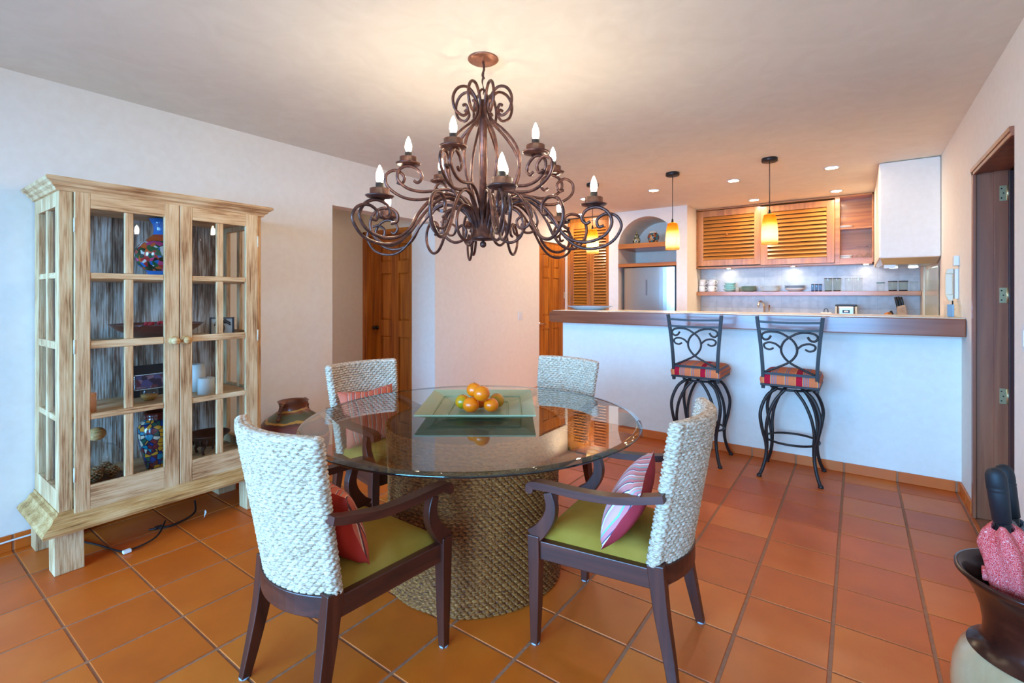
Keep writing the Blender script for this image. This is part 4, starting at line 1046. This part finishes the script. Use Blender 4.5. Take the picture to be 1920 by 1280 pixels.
# -- contents of the cabinet
def cw(x, yy, z): return (x, yy, z)
t = thing('painted_vase', 'round folk-painted vase with a bright blue neck on the top cabinet shelf', 'vase', (-3.38, 1.115, shz[2]))
lathe_obj('foot', [(.0001, 0), (.07, 0), (.075, .03), (.085, .045)], M['blueglaze'], t)
lathe_obj('body', [(.085, .045), (.12, .08), (.138, .13), (.135, .17), (.11, .205), (.09, .22)], M['folk'], t)
lathe_obj('shoulder', [(.09, .22), (.07, .245), (.05, .262)], M['orangeglaze'], t)
lathe_obj('neck', [(.05, .262), (.046, .285), (.05, .32), (.072, .355), (.068, .355), (.045, .32)], M['blueglaze'], t)
t = thing('wooden_tray_bowl', 'wide dark red wooden bowl on the upper middle cabinet shelf', 'bowl', (-3.38, 1.09, shz[1]))
lathe_obj('bowl', [(.0001, .0), (.09, 0), (.13, .02), (.2, .06), (.225, .085), (.232, .088), (.21, .078), (.12, .035), (.0001, .02)], M['redbowl'], t, n=32)
for k, (dx, dy) in enumerate(((.02, -.05), (-.03, .03), (.04, .06))):
    q = MB(); 
    for a in range(6): q.ball((dx + .015 * math.cos(a), dy + .015 * math.sin(a), .085 + .006 * (a % 2)), .013, 8, 5, (1, 1, .7))
    o = obj('red_flower', q, simple('red_petals', sr(206, 26, 44), .6), loc=(-3.38, 1.09, shz[1])); tag(o, ('red artificial flower at the %s of the wide cabinet bowl' % ('front', 'back', 'right')[k]), 'flower', 'red flowers in the bowl')
t = thing('palm_candle_holder', 'black iron candle holder with a palm tree cut-out on the cabinet shelf', 'candle holder', (-3.28, 1.40, shz[1]), -.5)
g = MB(); 
for s_ in (-1, 1):
    g.box(-.004, s_ * .062 - .005, 0, .004, s_ * .062 + .005, .115); g.box(-.06, s_ * .062 - .003, 0, -.052, s_ * .062 + .003, .115)
g.box(-.004, -.062, 0, .004, .062, .008); g.box(-.004, -.062, .107, .004, .062, .115); g.box(-.06, -.062, 0, 0, .062, .004)
obj('frame', g, M['black'], t); obj('panel', MB().box(-.003, -.058, .006, -.001, .058, .11), simple('mica_panel', sr(180, 172, 160), .6), t)
pm = MB(); pm.tube(spl([(.003, .0, .006), (.003, .012, .045), (.003, .004, .082)], 4), .005, 6)
for a in (20, 60, 110, 150, -15, 195):
    c_, s2 = math.cos(math.radians(a)), math.sin(math.radians(a)); pm.tube(spl([(.003, .004, .08), (.003, .004 + .026 * c_, .084 + .02 * s2), (.003, .004 + .046 * c_, .07 + .02 * s2)], 4), .004, 5)
obj('palm_tree', pm, M['black'], t)
def candle_obj(x, yy, z, r, h, mat, label, tilt=0):
    t = thing('pillar_candle', label, 'candle', (x, yy, z), 0, 'pillar candles in the cabinet'); t.rotation_euler = (tilt, 0, 0)
    lathe_obj('wax', [(.0001, 0), (r, 0), (r, h - .003), (r - .004, h), (r * .6, h - .002), (.0001, h - .006)], mat, t)
    obj('wick', MB().tube([(0, 0, h - .008), (.001, 0, h + .008)], .0012, 6), M['dark'], t)
candle_obj(-3.42, .765, shz[0], .026, .20, M['wax'], 'slim white pillar candle at the left end of the cabinet shelf')
candle_obj(-3.27, .748, shz[0], .03, .10, M['orangewax'], 'short pale orange candle in front of the slim white one')
candle_obj(-3.44, 1.325, shz[0], .045, .175, M['wax'], 'tall white pillar candle behind the short white one', .05)
candle_obj(-3.30, 1.318, shz[0], .046, .10, M['wax'], 'short wide white candle in front of the tall white one')
t = thing('picture_frame', 'black picture frame with a silver beaded border and a small photo', 'picture frame', (-3.50, 1.08, shz[0]), 0)
t.rotation_euler = (0, -.1, 0)
obj('board', MB().box(-.006, -.12, 0, .006, .12, .19), M['blackpl'], t, bev=.002)
obj('photo', MB().box(.006, -.062, .05, .0075, .075, .125), vor('photo_print', [sr(110, 50, 60), sr(90, 80, 120), sr(150, 110, 120), sr(60, 40, 60)], 30, .4, 0), t)
bd = MB()
for k in range(22):
    u_ = k / 21
    for z_ in (.044, .131): bd.ball((.009, -.07 + .155 * u_, z_), .005, 6, 4)
for k in range(11):
    for y_ in (-.07, .085): bd.ball((.009, y_, .044 + .087 * k / 10), .005, 6, 4)
bo = obj('bead_border', bd, M['chrome'], t)
t = thing('glass_votive', 'small round glass votive with amber base before the black frame', 'votive', (-3.36, 1.04, shz[0]))
lathe_obj('glass', [(.0001, .001), (.026, .001), (.042, .02), (.046, .045), (.038, .072), (.032, .082)], M['glass'], t)
lathe_obj('amber_filling', [(.0001, .003), (.024, .003), (.038, .02), (.041, .034), (.0001, .034)], simple('amber_sand', sr(196, 140, 70), .5), t)
fl0 = .345
t = thing('glass_cloche', 'glass dome with a wooden knob over pine cones on the lowest shelf', 'cloche', (-3.36, .80, fl0))
lathe_obj('base', [(.0001, 0), (.125, 0), (.128, .012), (.12, .018), (.0001, .018)], M['darkwood'], t, n=32)
lathe_obj('dome', [(.115, .018), (.118, .09), (.108, .14), (.075, .185), (.03, .205), (.018, .212)], M['glass'], t, n=32)
obj('knob', MB().ball((0, 0, .255), .042, 18, 12, (1, 1, .85)), M['worn_base'], t)
pc = thing('pine_cone', 'cone', 'pine cone', (-3.36, .80, fl0 + .018), 0, 'pine cones under the glass dome')
g = MB()
for k in range(7):
    r = .028 * math.sin(PI * (k + .6) / 7.6)
    for j in range(8):
        a = 2 * PI * (j + .5 * (k % 2)) / 8; g.ball((r * math.cos(a), r * math.sin(a), .004 + .0085 * k), .0085, 6, 4, (1, 1, .6))
obj('scales', g, noisy('cone_brown', [(.3, sr(96, 62, 34)), (.7, sr(164, 118, 70))], nscale=40, rough=.7), pc)
obj('core', MB().ball((0, 0, .03), .024, 10, 8, (.8, .8, 1.2)), M['darkwood'], pc)
sp = [(-.06, -.05, 'front left'), (.0, -.07, 'left'), (.065, -.02, 'front'), (.05, .055, 'front right'), (-.05, .05, 'back right'), (0, .0, 'middle')]
for k, (dx, dy, lb) in enumerate(sp):
    lab = 'brown pine cone under the glass dome, %s of the heap' % lb
    if k == 0: pc.location = (-3.36 + dx, .80 + dy, fl0 + .018); pc['label'] = lab
    else: dup(pc, (-3.36 + dx, .80 + dy, fl0 + .018), k, lab)
t = thing('talavera_vase', 'tall blue and orange talavera vase on the lowest cabinet shelf', 'vase', (-3.36, 1.075, fl0))
lathe_obj('body', [(.0001, 0), (.05, 0), (.052, .012), (.062, .05), (.078, .12), (.09, .19), (.092, .235), (.08, .265), (.06, .285)], M['talavera'], t, n=32)
lathe_obj('neck', [(.06, .285), (.055, .30), (.065, .325), (.06, .326), (.05, .30)], simple('dark_red_glaze', sr(96, 30, 26), .2, coat=.6), t)
t = thing('carved_bowl', 'carved dark wooden bowl on legs on the lowest cabinet shelf', 'bowl', (-3.40, 1.37, fl0))
lathe_obj('bowl', [(.0001, .05), (.06, .05), (.07, .075), (.095, .10), (.12, .118), (.124, .125), (.115, .122), (.08, .10), (.0001, .07)], M['darkwood'], t, n=28)
for k in range(4):
    a = PI / 4 + k * PI / 2; obj('leg', MB().tube(spl([(.05 * math.cos(a), .05 * math.sin(a), .055), (.075 * math.cos(a), .075 * math.sin(a), .03), (.065 * math.cos(a), .065 * math.sin(a), 0)], 4), [.012] * 4 + [.008] * 5, 8), M['darkwood'], t)
for k in range(14):
    a = 2 * PI * k / 14; obj('spindle', MB().tube([(.078 * math.cos(a), .078 * math.sin(a), .058), (.088 * math.cos(a), .088 * math.sin(a), .098)], .004, 6), M['darkwood'], t)
o = obj('ornament', MB().ball((0, 0, .018), .018, 12, 8), simple('orange_red', sr(216, 84, 30), .5), loc=(-3.22, 1.185, fl0)); tag(o, 'tiny orange ball at the front of the lowest shelf', 'ornament')
# cables under the cabinet
def cable(name, pts, r, mat, label, plug=None):
    t = thing(name, label, 'cable'); obj('wire', MB().tube(spl(pts, 6), r, 6), mat, t)
    if plug: obj('plug', MB().box(-.012, -.018, -.008, .012, .018, .008), M['white'] if plug[3] else M['blackpl'], t, loc=plug[:3], bev=.003)
    return t
cable('power_cable', [(-3.5, .74, .006), (-3.32, .80, .008), (-3.2, .83, .008), (-3.12, .87, .010), (-3.14, 1.0, .02), (-3.3, 1.1, .03)], .005, M['blackpl'], 'black cable on the tiles under the display cabinet', (-3.11, .865, .012, 1))
cable('power_cable', [(-3.3, 1.02, .01), (-3.25, 1.12, .012), (-3.3, 1.25, .02), (-3.42, 1.3, .05)], .006, M['blackpl'], 'looped black adaptor cable under the cabinet towards the wall', (-3.28, 1.06, .014, 0))
cable('power_cable', [(XL + .02, -1.6, .05), (XL + .02, -.4, .055), (XL + .02, .3, .05), (XL + .02, .6, .06), (XL + .02, 1.3, .05)], .005, M['white'], 'white cable running along the left skirting')
o = obj('plastic_bag', MB().hexa([(0, 0, 0), (.02, 0, 0), (.01, .03, 0), (0, .03, 0)], [(-.006, -.01, .05), (.008, -.006, .055), (.01, .045, .035), (0, .04, .05)]), M['glass'], loc=(-3.22, 1.24, .004)); tag(o, 'crumpled clear plastic scrap under the cabinet', 'plastic')
# big clay jar behind the chair
t = thing('clay_jar', 'large painted clay jar standing on the floor between cabinet and hall opening', 'jar', (-3.33, 1.905, 0))
lathe_obj('body', [(.0001, 0), (.12, 0), (.15, .03), (.21, .14), (.245, .26), (.25, .33), (.235, .40), (.19, .46), (.13, .50), (.098, .525), (.092, .55), (.10, .585), (.106, .59), (.092, .585), (.08, .54), (.11, .48)], M['clay'], t, n=40)
for sgn in (-1, 1):
    a = -1.15 if sgn < 0 else 1.9
    g = MB().tube(spl([(.095, 0, .575), (.122, 0, .578), (.140, 0, .55), (.146, 0, .515), (.158, 0, .48)], 5), .012, 8)
    for z_, r_2 in ((.575, .130), (.53, .15), (.485, .165)): g.ball((r_2, 0, z_), .012, 8, 6)
    obj('handle', g, noisy('handle_brown', [(.3, sr(70, 34, 22)), (.7, sr(130, 76, 40))], nscale=30, rough=.4), t, rot=(0, 0, a))
# ------------------------------------------------------------------ bar stools
def make_stool():
    t = thing('bar_stool', 'stool', 'stool', (0, 0, 0), 0, 'iron bar stools at the breakfast bar')
    IR = M['black']
    g = MB()       # cushion
    nu = 21; V = []
    for j in range(nu):
        for i in range(nu):
            a = -1 + 2 * i / (nu - 1); c = -1 + 2 * j / (nu - 1); ed = max(abs(a), abs(c))
            sh_ = 1 - .03 * ed ** 8; V.append((a * .2 * sh_, c * .2 * sh_, .735 + .05 * (1 - ed ** 6) ** .5 + .012 * (1 - a * a) * (1 - c * c)))
    F = [(j * nu + i, j * nu + i + 1, (j + 1) * nu + i + 1, (j + 1) * nu + i) for j in range(nu - 1) for i in range(nu - 1)]
    b0 = len(V)
    for (i, j) in [(k, 0) for k in range(nu)] + [(nu - 1, k) for k in range(1, nu)] + [(nu - 1 - k, nu - 1) for k in range(1, nu)] + [(0, nu - 1 - k) for k in range(1, nu - 1)]:
        x, yy, _ = V[j * nu + i]; V.append((x * .97, yy * .97, .70)); 
    per = [(k, 0) for k in range(nu)] + [(nu - 1, k) for k in range(1, nu)] + [(nu - 1 - k, nu - 1) for k in range(1, nu)] + [(0, nu - 1 - k) for k in range(1, nu - 1)]
    m = len(per)
    for k in range(m):
        i1, j1 = per[k]; i2, j2 = per[(k + 1) % m]
        F.append((b0 + k, b0 + (k + 1) % m, j2 * nu + i2, j1 * nu + i1))
    obj('seat_cushion', g.add(V, F, True), M['plaid'], t)
    obj('seat_frame', MB().box(-.19, -.19, .682, .19, .19, .70), IR, t, bev=.004)
    rr = [(.14 * math.cos(2 * PI * k / 32), .14 * math.sin(2 * PI * k / 32), .655) for k in range(32)]
    obj('swivel_ring', MB().tube(rr, .009, 8, closed=True).lathe([(.0001, .66), (.07, .66), (.07, .682), (.0001, .682)], 20), IR, t)
    for sx in (-1, 1):
        p = spl([(sx * .172, -.172, .66), (sx * .172, -.178, .74), (sx * .176, -.186, .86), (sx * .19, -.196, 1.03), (sx * .208, -.215, 1.2)], 4)
        obj('back_post', MB().tube(p, .0165, 4), IR, t, bev=.002)
    def bx(z): return .172 + max(0, (z - .74)) / .46 * .036
    def by(z): return -.178 - max(0, (z - .74)) / .46 * .037
    for z in (.775, 1.10, 1.155):
        c_ = spl([(-bx(z), by(z), z + (.006 if z > 1 else 0)), (0, by(z), z - .0), (bx(z), by(z), z + (.006 if z > 1 else 0))], 5)
        obj('back_rail', MB().tube(c_, .0115, 4), IR, t)
    sc = MB()
    for s in (-1, 1):
        pts = [(-.160, .785), (-.08, .822), (0, .868), (.042, .92), (.05, .97), (.03, 1.02), (-.01, 1.055), (-.06, 1.082), (-.12, 1.088), (-.165, 1.075), (-.178, 1.05), (-.158, 1.028), (-.132, 1.034), (-.116, 1.058)]
        sc.tube([(s * q[0], by(q[2]) , q[2]) for q in spl([(a, 0, b) for a, b in pts], 6)], .008, 8)
        pts = [(-.05, .965), (-.085, .998), (-.13, 1.008), (-.162, .992), (-.155, .965), (-.125, .955), (-.10, .968)]
        sc.tube([(s * q[0], by(q[2]), q[2]) for q in spl([(a, 0, b) for a, b in pts], 5)], .0074, 8)
    obj('back_scrollwork', sc, IR, t)
    for sx in (-1, 1):
        for sy in (-1, 1):
            g = MB()
            g.tube(spl([(sx * .085, sy * .115, .66), (sx * .15, sy * .145, .60), (sx * .19, sy * .175, .48), (sx * .18, sy * .17, .36), (sx * .157, sy * .152, .25), (sx * .155, sy * .15, .16), (sx * .172, sy * .172, .07), (sx * .193, sy * .197, .01)], 5), .0125, 8)
            g.tube(spl([(sx * .03, sy * .135, .66), (sx * .09, sy * .155, .58), (sx * .135, sy * .165, .47), (sx * .153, sy * .16, .36), (sx * .150, sy * .148, .27), (sx * .150, sy * .146, .2)], 5), .0115, 8)
            l = obj('leg', g, IR, t)
            obj('foot', MB().lathe([(.0001, 0), (.017, 0), (.018, .008), (.012, .022), (.0001, .024)], 12, sx * .195, sy * .199), IR, l)
    rr = [(.178 * math.cos(2 * PI * k / 40), .178 * math.sin(2 * PI * k / 40), .262) for k in range(40)]
    obj('foot_ring', MB().tube(rr, .0085, 8, closed=True), IR, t)
    return t
s0 = make_stool(); s0.location = (-.40, 4.205, 0); s0['label'] = 'black iron bar stool with a striped seat, the right one nearer the doorway'
dup(s0, (-1.065, 4.205, 0), 0.0, 'black iron bar stool with a striped seat, the left one behind the wicker chair')
# ------------------------------------------------------------------ on the bar and the walls
t = thing('serving_plate', 'wide white and blue oval plate at the left end of the bar', 'plate', (-2.36, 4.72, 1.204), .1)
t.scale = (1, .62, 1)
lathe_obj('plate', [(.0001, .004), (.14, .004), (.15, 0), (.165, .006), (.25, .034), (.268, .038), (.25, .04), (.16, .014), (.0001, .01)], simple('pale_blue_china', sr(206, 216, 226), .25, coat=.5), t, n=40)
obj('blue_rim', MB().lathe([(.268, .038), (.25, .0405), (.235, .0385)], 40), simple('blue_rim_glaze', sr(86, 130, 190), .25), t)
t = thing('intercom_phone', 'white intercom handset hanging on the right wall above the bar', 'phone', (XR, 4.63, 1.31))
obj('base_unit', MB().box(-.022, -.05, .02, -.001, .05, .235), M['white'], t, bev=.006)
g = strip_solid([(0, -.02 - .055 * math.sin(PI * k / 10) * 0, .0 + .25 * k / 10) for k in range(11)], .03, .03)
obj('handset', MB().hexa([(-.055, -.03, .01), (-.03, -.03, .0), (-.03, .02, .0), (-.055, .02, .01)], [(-.07, -.03, .05), (-.024, -.03, .05), (-.024, .02, .05), (-.07, .02, .05)]).box(-.07, -.03, .05, -.03, .02, .20).hexa([(-.07, -.03, .2), (-.024, -.03, .2), (-.024, .02, .2), (-.07, .02, .2)], [(-.06, -.03, .235), (-.024, -.03, .24), (-.024, .02, .24), (-.06, .02, .235)]), M['cream'], t, bev=.006)
obj('cord', MB().tube(spl([(-.04, 0, .0), (-.045, 0, -.03), (-.035, .01, -.06), (-.012, .01, -.05)], 5), .003, 6), M['white'], t)
t = thing('wall_box', 'small white box on the right wall just above the intercom', 'box', (XR, 4.60, 1.565)); obj('cover', MB().box(-.03, -.04, 0, -.001, .04, .07), M['white'], t, bev=.004)
t = thing('brochure_holder', 'clear acrylic holder on the right end of the bar under the intercom', 'holder', (.53, 4.42, 1.204))
obj('back_panel', MB().box(-.045, .0, 0, .045, .004, .115), M['glass'], t); obj('front_panel', MB().box(-.045, -.04, 0, .045, -.036, .09), M['glass'], t); obj('base', MB().box(-.045, -.04, 0, .045, .004, .004), M['glass'], t)
t = thing('cordless_phone', 'small pale phone standing in the clear holder', 'phone', (.52, 4.405, 1.209)); obj('body', MB().box(-.018, -.01, 0, .018, .01, .085), M['bluegrey'], t, bev=.004); obj('antenna', MB().tube([(.01, 0, .08), (.01, 0, .11)], .004, 6), M['dark'], t)
def switch(loc, axis, label):
    t = thing('light_switch', label, 'switch', loc)
    s = 1 if axis > 0 else -1
    obj('plate', MB().box(0, -.058, -.06, s * .006, .058, .06), M['white'], t, bev=.002)
    for d in (-.026, .026): obj('rocker', MB().box(s * .005, d - .018, -.035, s * .01, d + .018, .035), M['white'], t, bev=.001)
switch((XL, 5.27, 1.085), 1, 'white double light switch on the wall left of the orange door')
switch((XR, 2.915, 1.17), -1, 'white light switch on the right wall at the picture edge')
# ------------------------------------------------------------------ crockery on the kitchen shelf
SZ = 1.4085
def mug(x, yy, z, r, h, label, rz=0):
    t = thing('mug', label, 'mug', (x, yy, z), rz, 'white mugs on the kitchen shelf')
    lathe_obj('cup', [(.0001, .002), (r * .85, .0), (r, .01), (r, h), (r - .004, h), (r - .005, .012), (.0001, .008)], M['china'], t, n=20)
    obj('handle', MB().tube(spl([(r - .003, 0, h * .8), (r + .022, 0, h * .75), (r + .026, 0, h * .45), (r - .003, 0, h * .22)], 4), .005, 6), M['china'], t)
mug(-1.765, 7.03, SZ, .042, .085, 'white mug at the left end of the shelf, under another')
mug(-1.76, 7.035, SZ + .086, .042, .085, 'white mug stacked on the leftmost mug')
mug(-1.645, 7.04, SZ, .045, .085, 'white mug right of the leftmost pair, under another', .2)
mug(-1.64, 7.045, SZ + .086, .045, .085, 'white mug on top of the right-hand mug pair', .2)
def bowlp(r, h): return [(.0001, 0), (r * .5, 0), (r * .55, .006), (r * .9, h * .7), (r, h), (r - .004, h), (r * .85, h * .68), (r * .5, .01), (.0001, .008)]
for k in range(4):
    t = thing('bowl', 'aqua bowl, %s of the small aqua stack' % ('lowest', 'second', 'third', 'topmost')[k], 'bowl', (-1.41 + .01 * (k % 2), 7.04, SZ + .026 * k), 0, 'aqua bowls on the shelf'); lathe_obj('bowl', bowlp(.082 - .003 * k, .042), M['aqua'], t)
t = thing('cup', 'small cream cup beside the aqua bowls', 'cup', (-1.31, 7.05, SZ)); lathe_obj('cup', [(.0001, 0), (.025, 0), (.032, .05), (.034, .062), (.03, .06), (.022, .01), (.0001, .008)], M['cream'], t)
for k in range(5):
    t = thing('bowl', 'grey green dish, number %s from the bottom of its stack' % ('one', 'two', 'three', 'four', 'five')[k], 'bowl', (-1.175, 7.04, SZ + .013 * k), 0, 'grey green dishes on the shelf'); lathe_obj('dish', bowlp(.105 - .002 * k, .022), M['celadon'], t)
def platep(r): return [(.0001, 0), (r * .6, 0), (r * .65, .004), (r, .012), (r, .014), (r * .63, .007), (.0001, .005)]
for k in range(7):
    t = thing('plate', 'white dinner plate, number %s from the bottom of the shelf stack' % ('one', 'two', 'three', 'four', 'five', 'six', 'seven')[k], 'plate', (-.92, 7.035, SZ + .0105 * k), 0, 'stacked dinner plates'); lathe_obj('plate', platep(.118), M['china'], t)
for k in range(3):
    t = thing('soup_plate', 'blue grey soup plate, %s of its stack of three' % ('lowest', 'middle', 'topmost')[k], 'plate', (-.64, 7.035, SZ + .018 * k), 0, 'stacked soup plates'); lathe_obj('plate', bowlp(.118, .04), M['bluegrey'] if k else M['china'], t, n=28)
def tumbler(x, yy, r, h, mat, label, group, rim=None, base=None):
    t = thing('drinking_glass', label, 'glass', (x, yy, SZ), 0, group)
    lathe_obj('glass', [(.0001, .001), (r * .86, .001), (r * .88, .004), (r, h)], mat, t, n=20)
    if rim: lathe_obj('rim', [(r, h - .008), (r + .0008, h - .006), (r + .0008, h), (r - .001, h)], rim, t, n=20)
    if base: lathe_obj('base', [(.0001, .001), (r * .86, .001), (r * .88, .012), (.0001, .012)], base, t, n=20)
DB = simple('cobalt_glass', sr(22, 24, 60), .1, coat=.5)
for k, x in enumerate((-.445, -.405, -.365)): tumbler(x, 7.03, .018, .09, M['bluegl'], 'small blue-rimmed shot glass, %s of three' % ('left', 'middle', 'right')[k], 'shot glasses', DB, DB)
for k, x in enumerate((-.285, -.195)): tumbler(x, 7.03, .042, .16, M['smokegl'], 'tall smoky tumbler with a dark base, %s of the pair' % ('left', 'right')[k], 'tall smoky tumblers', DB, DB)
for k, x in enumerate((-.075, .015)): tumbler(x, 7.03, .042, .158, M['glass'], 'tall clear tumbler, %s of the pair' % ('left', 'right')[k], 'tall clear tumblers', M['smokegl'])
tumbler(.225, 7.03, .04, .10, M['glass'], 'clear tumbler with a teal rim', 'low tumblers', simple('teal_glass', sr(24, 110, 124), .1, coat=.5))
for k, x in enumerate((.335, .43)): tumbler(x, 7.03, .044, .115, M['smokegl'], 'low smoky tumbler with a dark base, %s of the pair' % ('left', 'right')[k], 'low tumblers', DB, DB)
tumbler(.525, 7.03, .038, .105, M['glass'], 'clear low tumbler at the right end of the shelf', 'low tumblers', M['smokegl'])
# open end of the wall cupboard
for k in range(2):
    t = thing('plate', 'white plate on the upper shelf of the open cupboard, %s one' % ('lower', 'upper')[k], 'plate', (-.13, 7.05, 1.727 + .439 + .012 * k), 0, 'plates in the open cupboard'); lathe_obj('plate', platep(.10), M['china'], t)
for k in range(3):
    t = thing('plate', 'small white dish in the open cupboard bottom, %s of three' % ('lowest', 'middle', 'topmost')[k], 'plate', (-.11, 7.06, 1.748 + .026 * k), 0, 'dishes in the open cupboard'); lathe_obj('plate', bowlp(.075, .04), M['china'], t)
def wine(x, yy, label):
    t = thing('wine_glass', label, 'glass', (x, yy, 1.748), 0, 'upturned wine glasses')
    lathe_obj('bowl', [(.034, 0), (.044, .03), (.045, .055), (.03, .095), (.006, .11)], M['glass'], t)
    lathe_obj('stem', [(.006, .11), (.0035, .125), (.0035, .185), (.006, .19)], M['glass'], t, n=10)
    lathe_obj('foot', [(.0001, .192), (.034, .192), (.034, .195), (.006, .19)], M['glass'], t)
wine(.025, 7.05, 'upturned wine glass in the open cupboard, the left one'); wine(.12, 7.03, 'upturned wine glass in the open cupboard, front right one'); wine(.10, 7.125, 'upturned wine glass at the cupboard back between the other two')
# things on the kitchen counter
CZ = .9555
t = thing('kitchen_faucet', 'chrome arched faucet above the kitchen sink', 'faucet', (-.98, 7.0, CZ))
obj('base', MB().lathe([(.0001, 0), (.028, 0), (.026, .03), (.014, .04), (.0001, .04)], 18), M['chrome'], t)
obj('spout', MB().tube(spl([(0, 0, .03), (0, 0, .24), (-.012, -.03, .305), (-.03, -.075, .325), (-.045, -.12, .30), (-.05, -.135, .25)], 6), .013, 10), M['chrome'], t)
obj('lever', MB().tube([(.02, 0, .05), (.05, 0, .09), (.06, 0, .28)], .009, 8), M['chrome'], t)
t = thing('toaster', 'chrome and black toaster on the kitchen counter', 'toaster', (-.10, 6.86, CZ))
obj('body', MB().box(-.085, -.10, .015, .085, .14, .285), M['steel'], t, bev=.02); obj('end_cap', MB().box(-.105, -.105, .0, -.085, .145, .275), M['cream'], t, bev=.008); obj('end_cap', MB().box(.085, -.105, .0, .105, .145, .275), M['cream'], t, bev=.008)
obj('top_rim', MB().box(-.105, -.105, .278, .105, .145, .296), M['blackpl'], t, bev=.006); obj('display', MB().box(-.035, -.106, .20, .035, -.098, .235), M['blackpl'], t)
obj('display_window', MB().box(-.02, -.108, .21, .02, -.104, .226), M['white'], t)
for x in (-.045, .045): obj('dial', MB().add(*lathe_y(x, .115, [(.02, -.10), (.018, -.118), (.0001, -.12)]), True), M['dark'], t)
t = thing('canister', 'small pale canister with a wire handle left of the toaster', 'canister', (-.30, 6.88, CZ))
obj('body', MB().box(-.055, -.05, 0, .055, .05, .20), M['white'], t, bev=.01); obj('handle', MB().tube(spl([(-.02, 0, .198), (-.018, 0, .23), (0, 0, .245), (.018, 0, .23), (.02, 0, .198)], 4), .004, 6), M['dark'], t)
t = thing('knife_block', 'wooden knife block with black handles at the right end of the counter', 'knife block', (.40, 6.88, CZ))
obj('block', MB().prism([(-.03, 0), (.085, 0), (.035, .30), (-.035, .28)], 1, -.045, .045), noisy('block_wood', [(.3, sr(170, 130, 96)), (.7, sr(206, 172, 136))], nscale=12, rough=.5), t, bev=.004)
for k, (x, yy, z, l) in enumerate(((-.02, -.02, .285, .10), (.005, .02, .29, .10), (.025, -.02, .295, .09), (-.06, -.03, .15, .08))):
    obj('knife_handle', MB().tube([(x, yy, z - .05), (x - .01, yy, z), (x - .018, yy, z + l * .5), (x - .03, yy, z + l)], [.011, .013, .014, .012], 8), M['blackpl'], t)
t = thing('bread_roll', 'small brown bread roll on the counter left of the knife block', 'bread', (.20, 6.9, CZ)); obj('crust', MB().ball((0, 0, .11), .05, 14, 10, (1, .8, .6)).lathe([(.0001, 0), (.05, 0), (.055, .08), (.045, .1), (.0001, .1)], 18), noisy('crust_brown', [(.3, sr(160, 96, 44)), (.7, sr(206, 148, 88))], nscale=10, rough=.6), t)
t = thing('wooden_jar', 'round orange brown jar right beside the knife block', 'jar', (.285, 6.80, CZ)); lathe_obj('body', [(.0001, 0), (.035, 0), (.042, .05), (.045, .15), (.035, .2), (.012, .215), (.0001, .218)], M['orange_z'], t)
# ------------------------------------------------------------------ umbrella urn
UX, UY = camxy(1948, 1.26)
t = thing('umbrella_urn', 'tall brown glazed urn with a cream lower body at the right edge', 'urn', (UX, UY, 0))
lathe_obj('neck', [(.140, .395), (.116, .412), (.108, .43), (.107, .46), (.113, .50), (.126, .54), (.148, .578), (.165, .594), (.165, .602), (.157, .604), (.143, .590), (.122, .55), (.106, .50), (.099, .45), (.099, .42)], M['urn'], t, n=56)
lathe_obj('body', [(.0001, .001), (.10, .0), (.112, .01), (.145, .10), (.168, .20), (.174, .27), (.168, .33), (.152, .375), (.116, .412)], M['urnc'], t, n=56)
def umbrella(base, top, cloth, label, k):
    u = thing('umbrella', label, 'umbrella', base, 0, 'umbrellas in the urn')
    q_ = (Vector(top) - Vector(base)).to_track_quat('Z', 'Y'); u.rotation_euler = (q_ @ Matrix.Rotation(k, 3, 'Z').to_quaternion()).to_euler()
    lathe_obj('handle', [(.0001, .70), (.006, .6995), (.012, .697), (.017, .691), (.0205, .682), (.0215, .668), (.0215, .655), (.0205, .653), (.0215, .65), (.0215, .645), (.0205, .643), (.021, .64), (.019, .56), (.0001, .56)], simple('handle_rubber', sr(22, 24, 28), .6), u)
    lathe_obj('collar', [(.017, .535), (.017, .562), (.0001, .562)], simple('collar_black', sr(20, 20, 24), .12, .3), u)
    n = 28; V = []; Z = [(.012, .04), (.014, .15), (.02, .28), (.03, .36), (.035, .40), (.042, .46), (.044, .50), (.034, .53), (.018, .545)]
    for r, z in Z:
        for i in range(n):
            a = 2 * PI * i / n; q = 1 + .22 * math.sin(4 * a + z * 14) + .08 * math.sin(9 * a - 30 * z)
            V.append((r * q * math.cos(a), r * q * math.sin(a), z + .01 * math.sin(3 * a)))
    F = [(j * n + i, j * n + (i + 1) % n, (j + 1) * n + (i + 1) % n, (j + 1) * n + i) for j in range(len(Z) - 1) for i in range(n)]
    obj('canopy', MB().add(V, F, True), cloth, u)
    obj('tab', MB().box(-.052, -.012, .39, -.036, .012, .42), cloth, u, bev=.002)
    obj('tip', MB().tube([(0, 0, 0), (0, 0, .05)], .008, 8), M['dark'], u)
umbrella(camxy(1932, 1.26) + (.215,), camxy(1864, 1.24) + (.9155,), M['redprint'], 'folded red dotted umbrella with a black handle in the urn', .6)
umbrella(camxy(1962, 1.27) + (.18,), camxy(1880, 1.36) + (.875,), M['greyprint'], 'folded grey dotted umbrella with a black handle behind the red one', 2.1)
# ------------------------------------------------------------------ glass doors behind the viewer
wn = sempty('window_1', (-1.5, YF - .08, 0), 0, 'wide sliding glass doors behind the viewer')
f = MB()
for x in (-1.85, -.62, .58, 1.81): f.box(x, -.03, 0, x + .05, .03, 2.3)
f.box(-1.85, -.03, 2.24, 1.85, .03, 2.3); f.box(-1.85, -.03, 0, 1.85, .03, .04)
obj('window_frame', f, M['white'], wn)
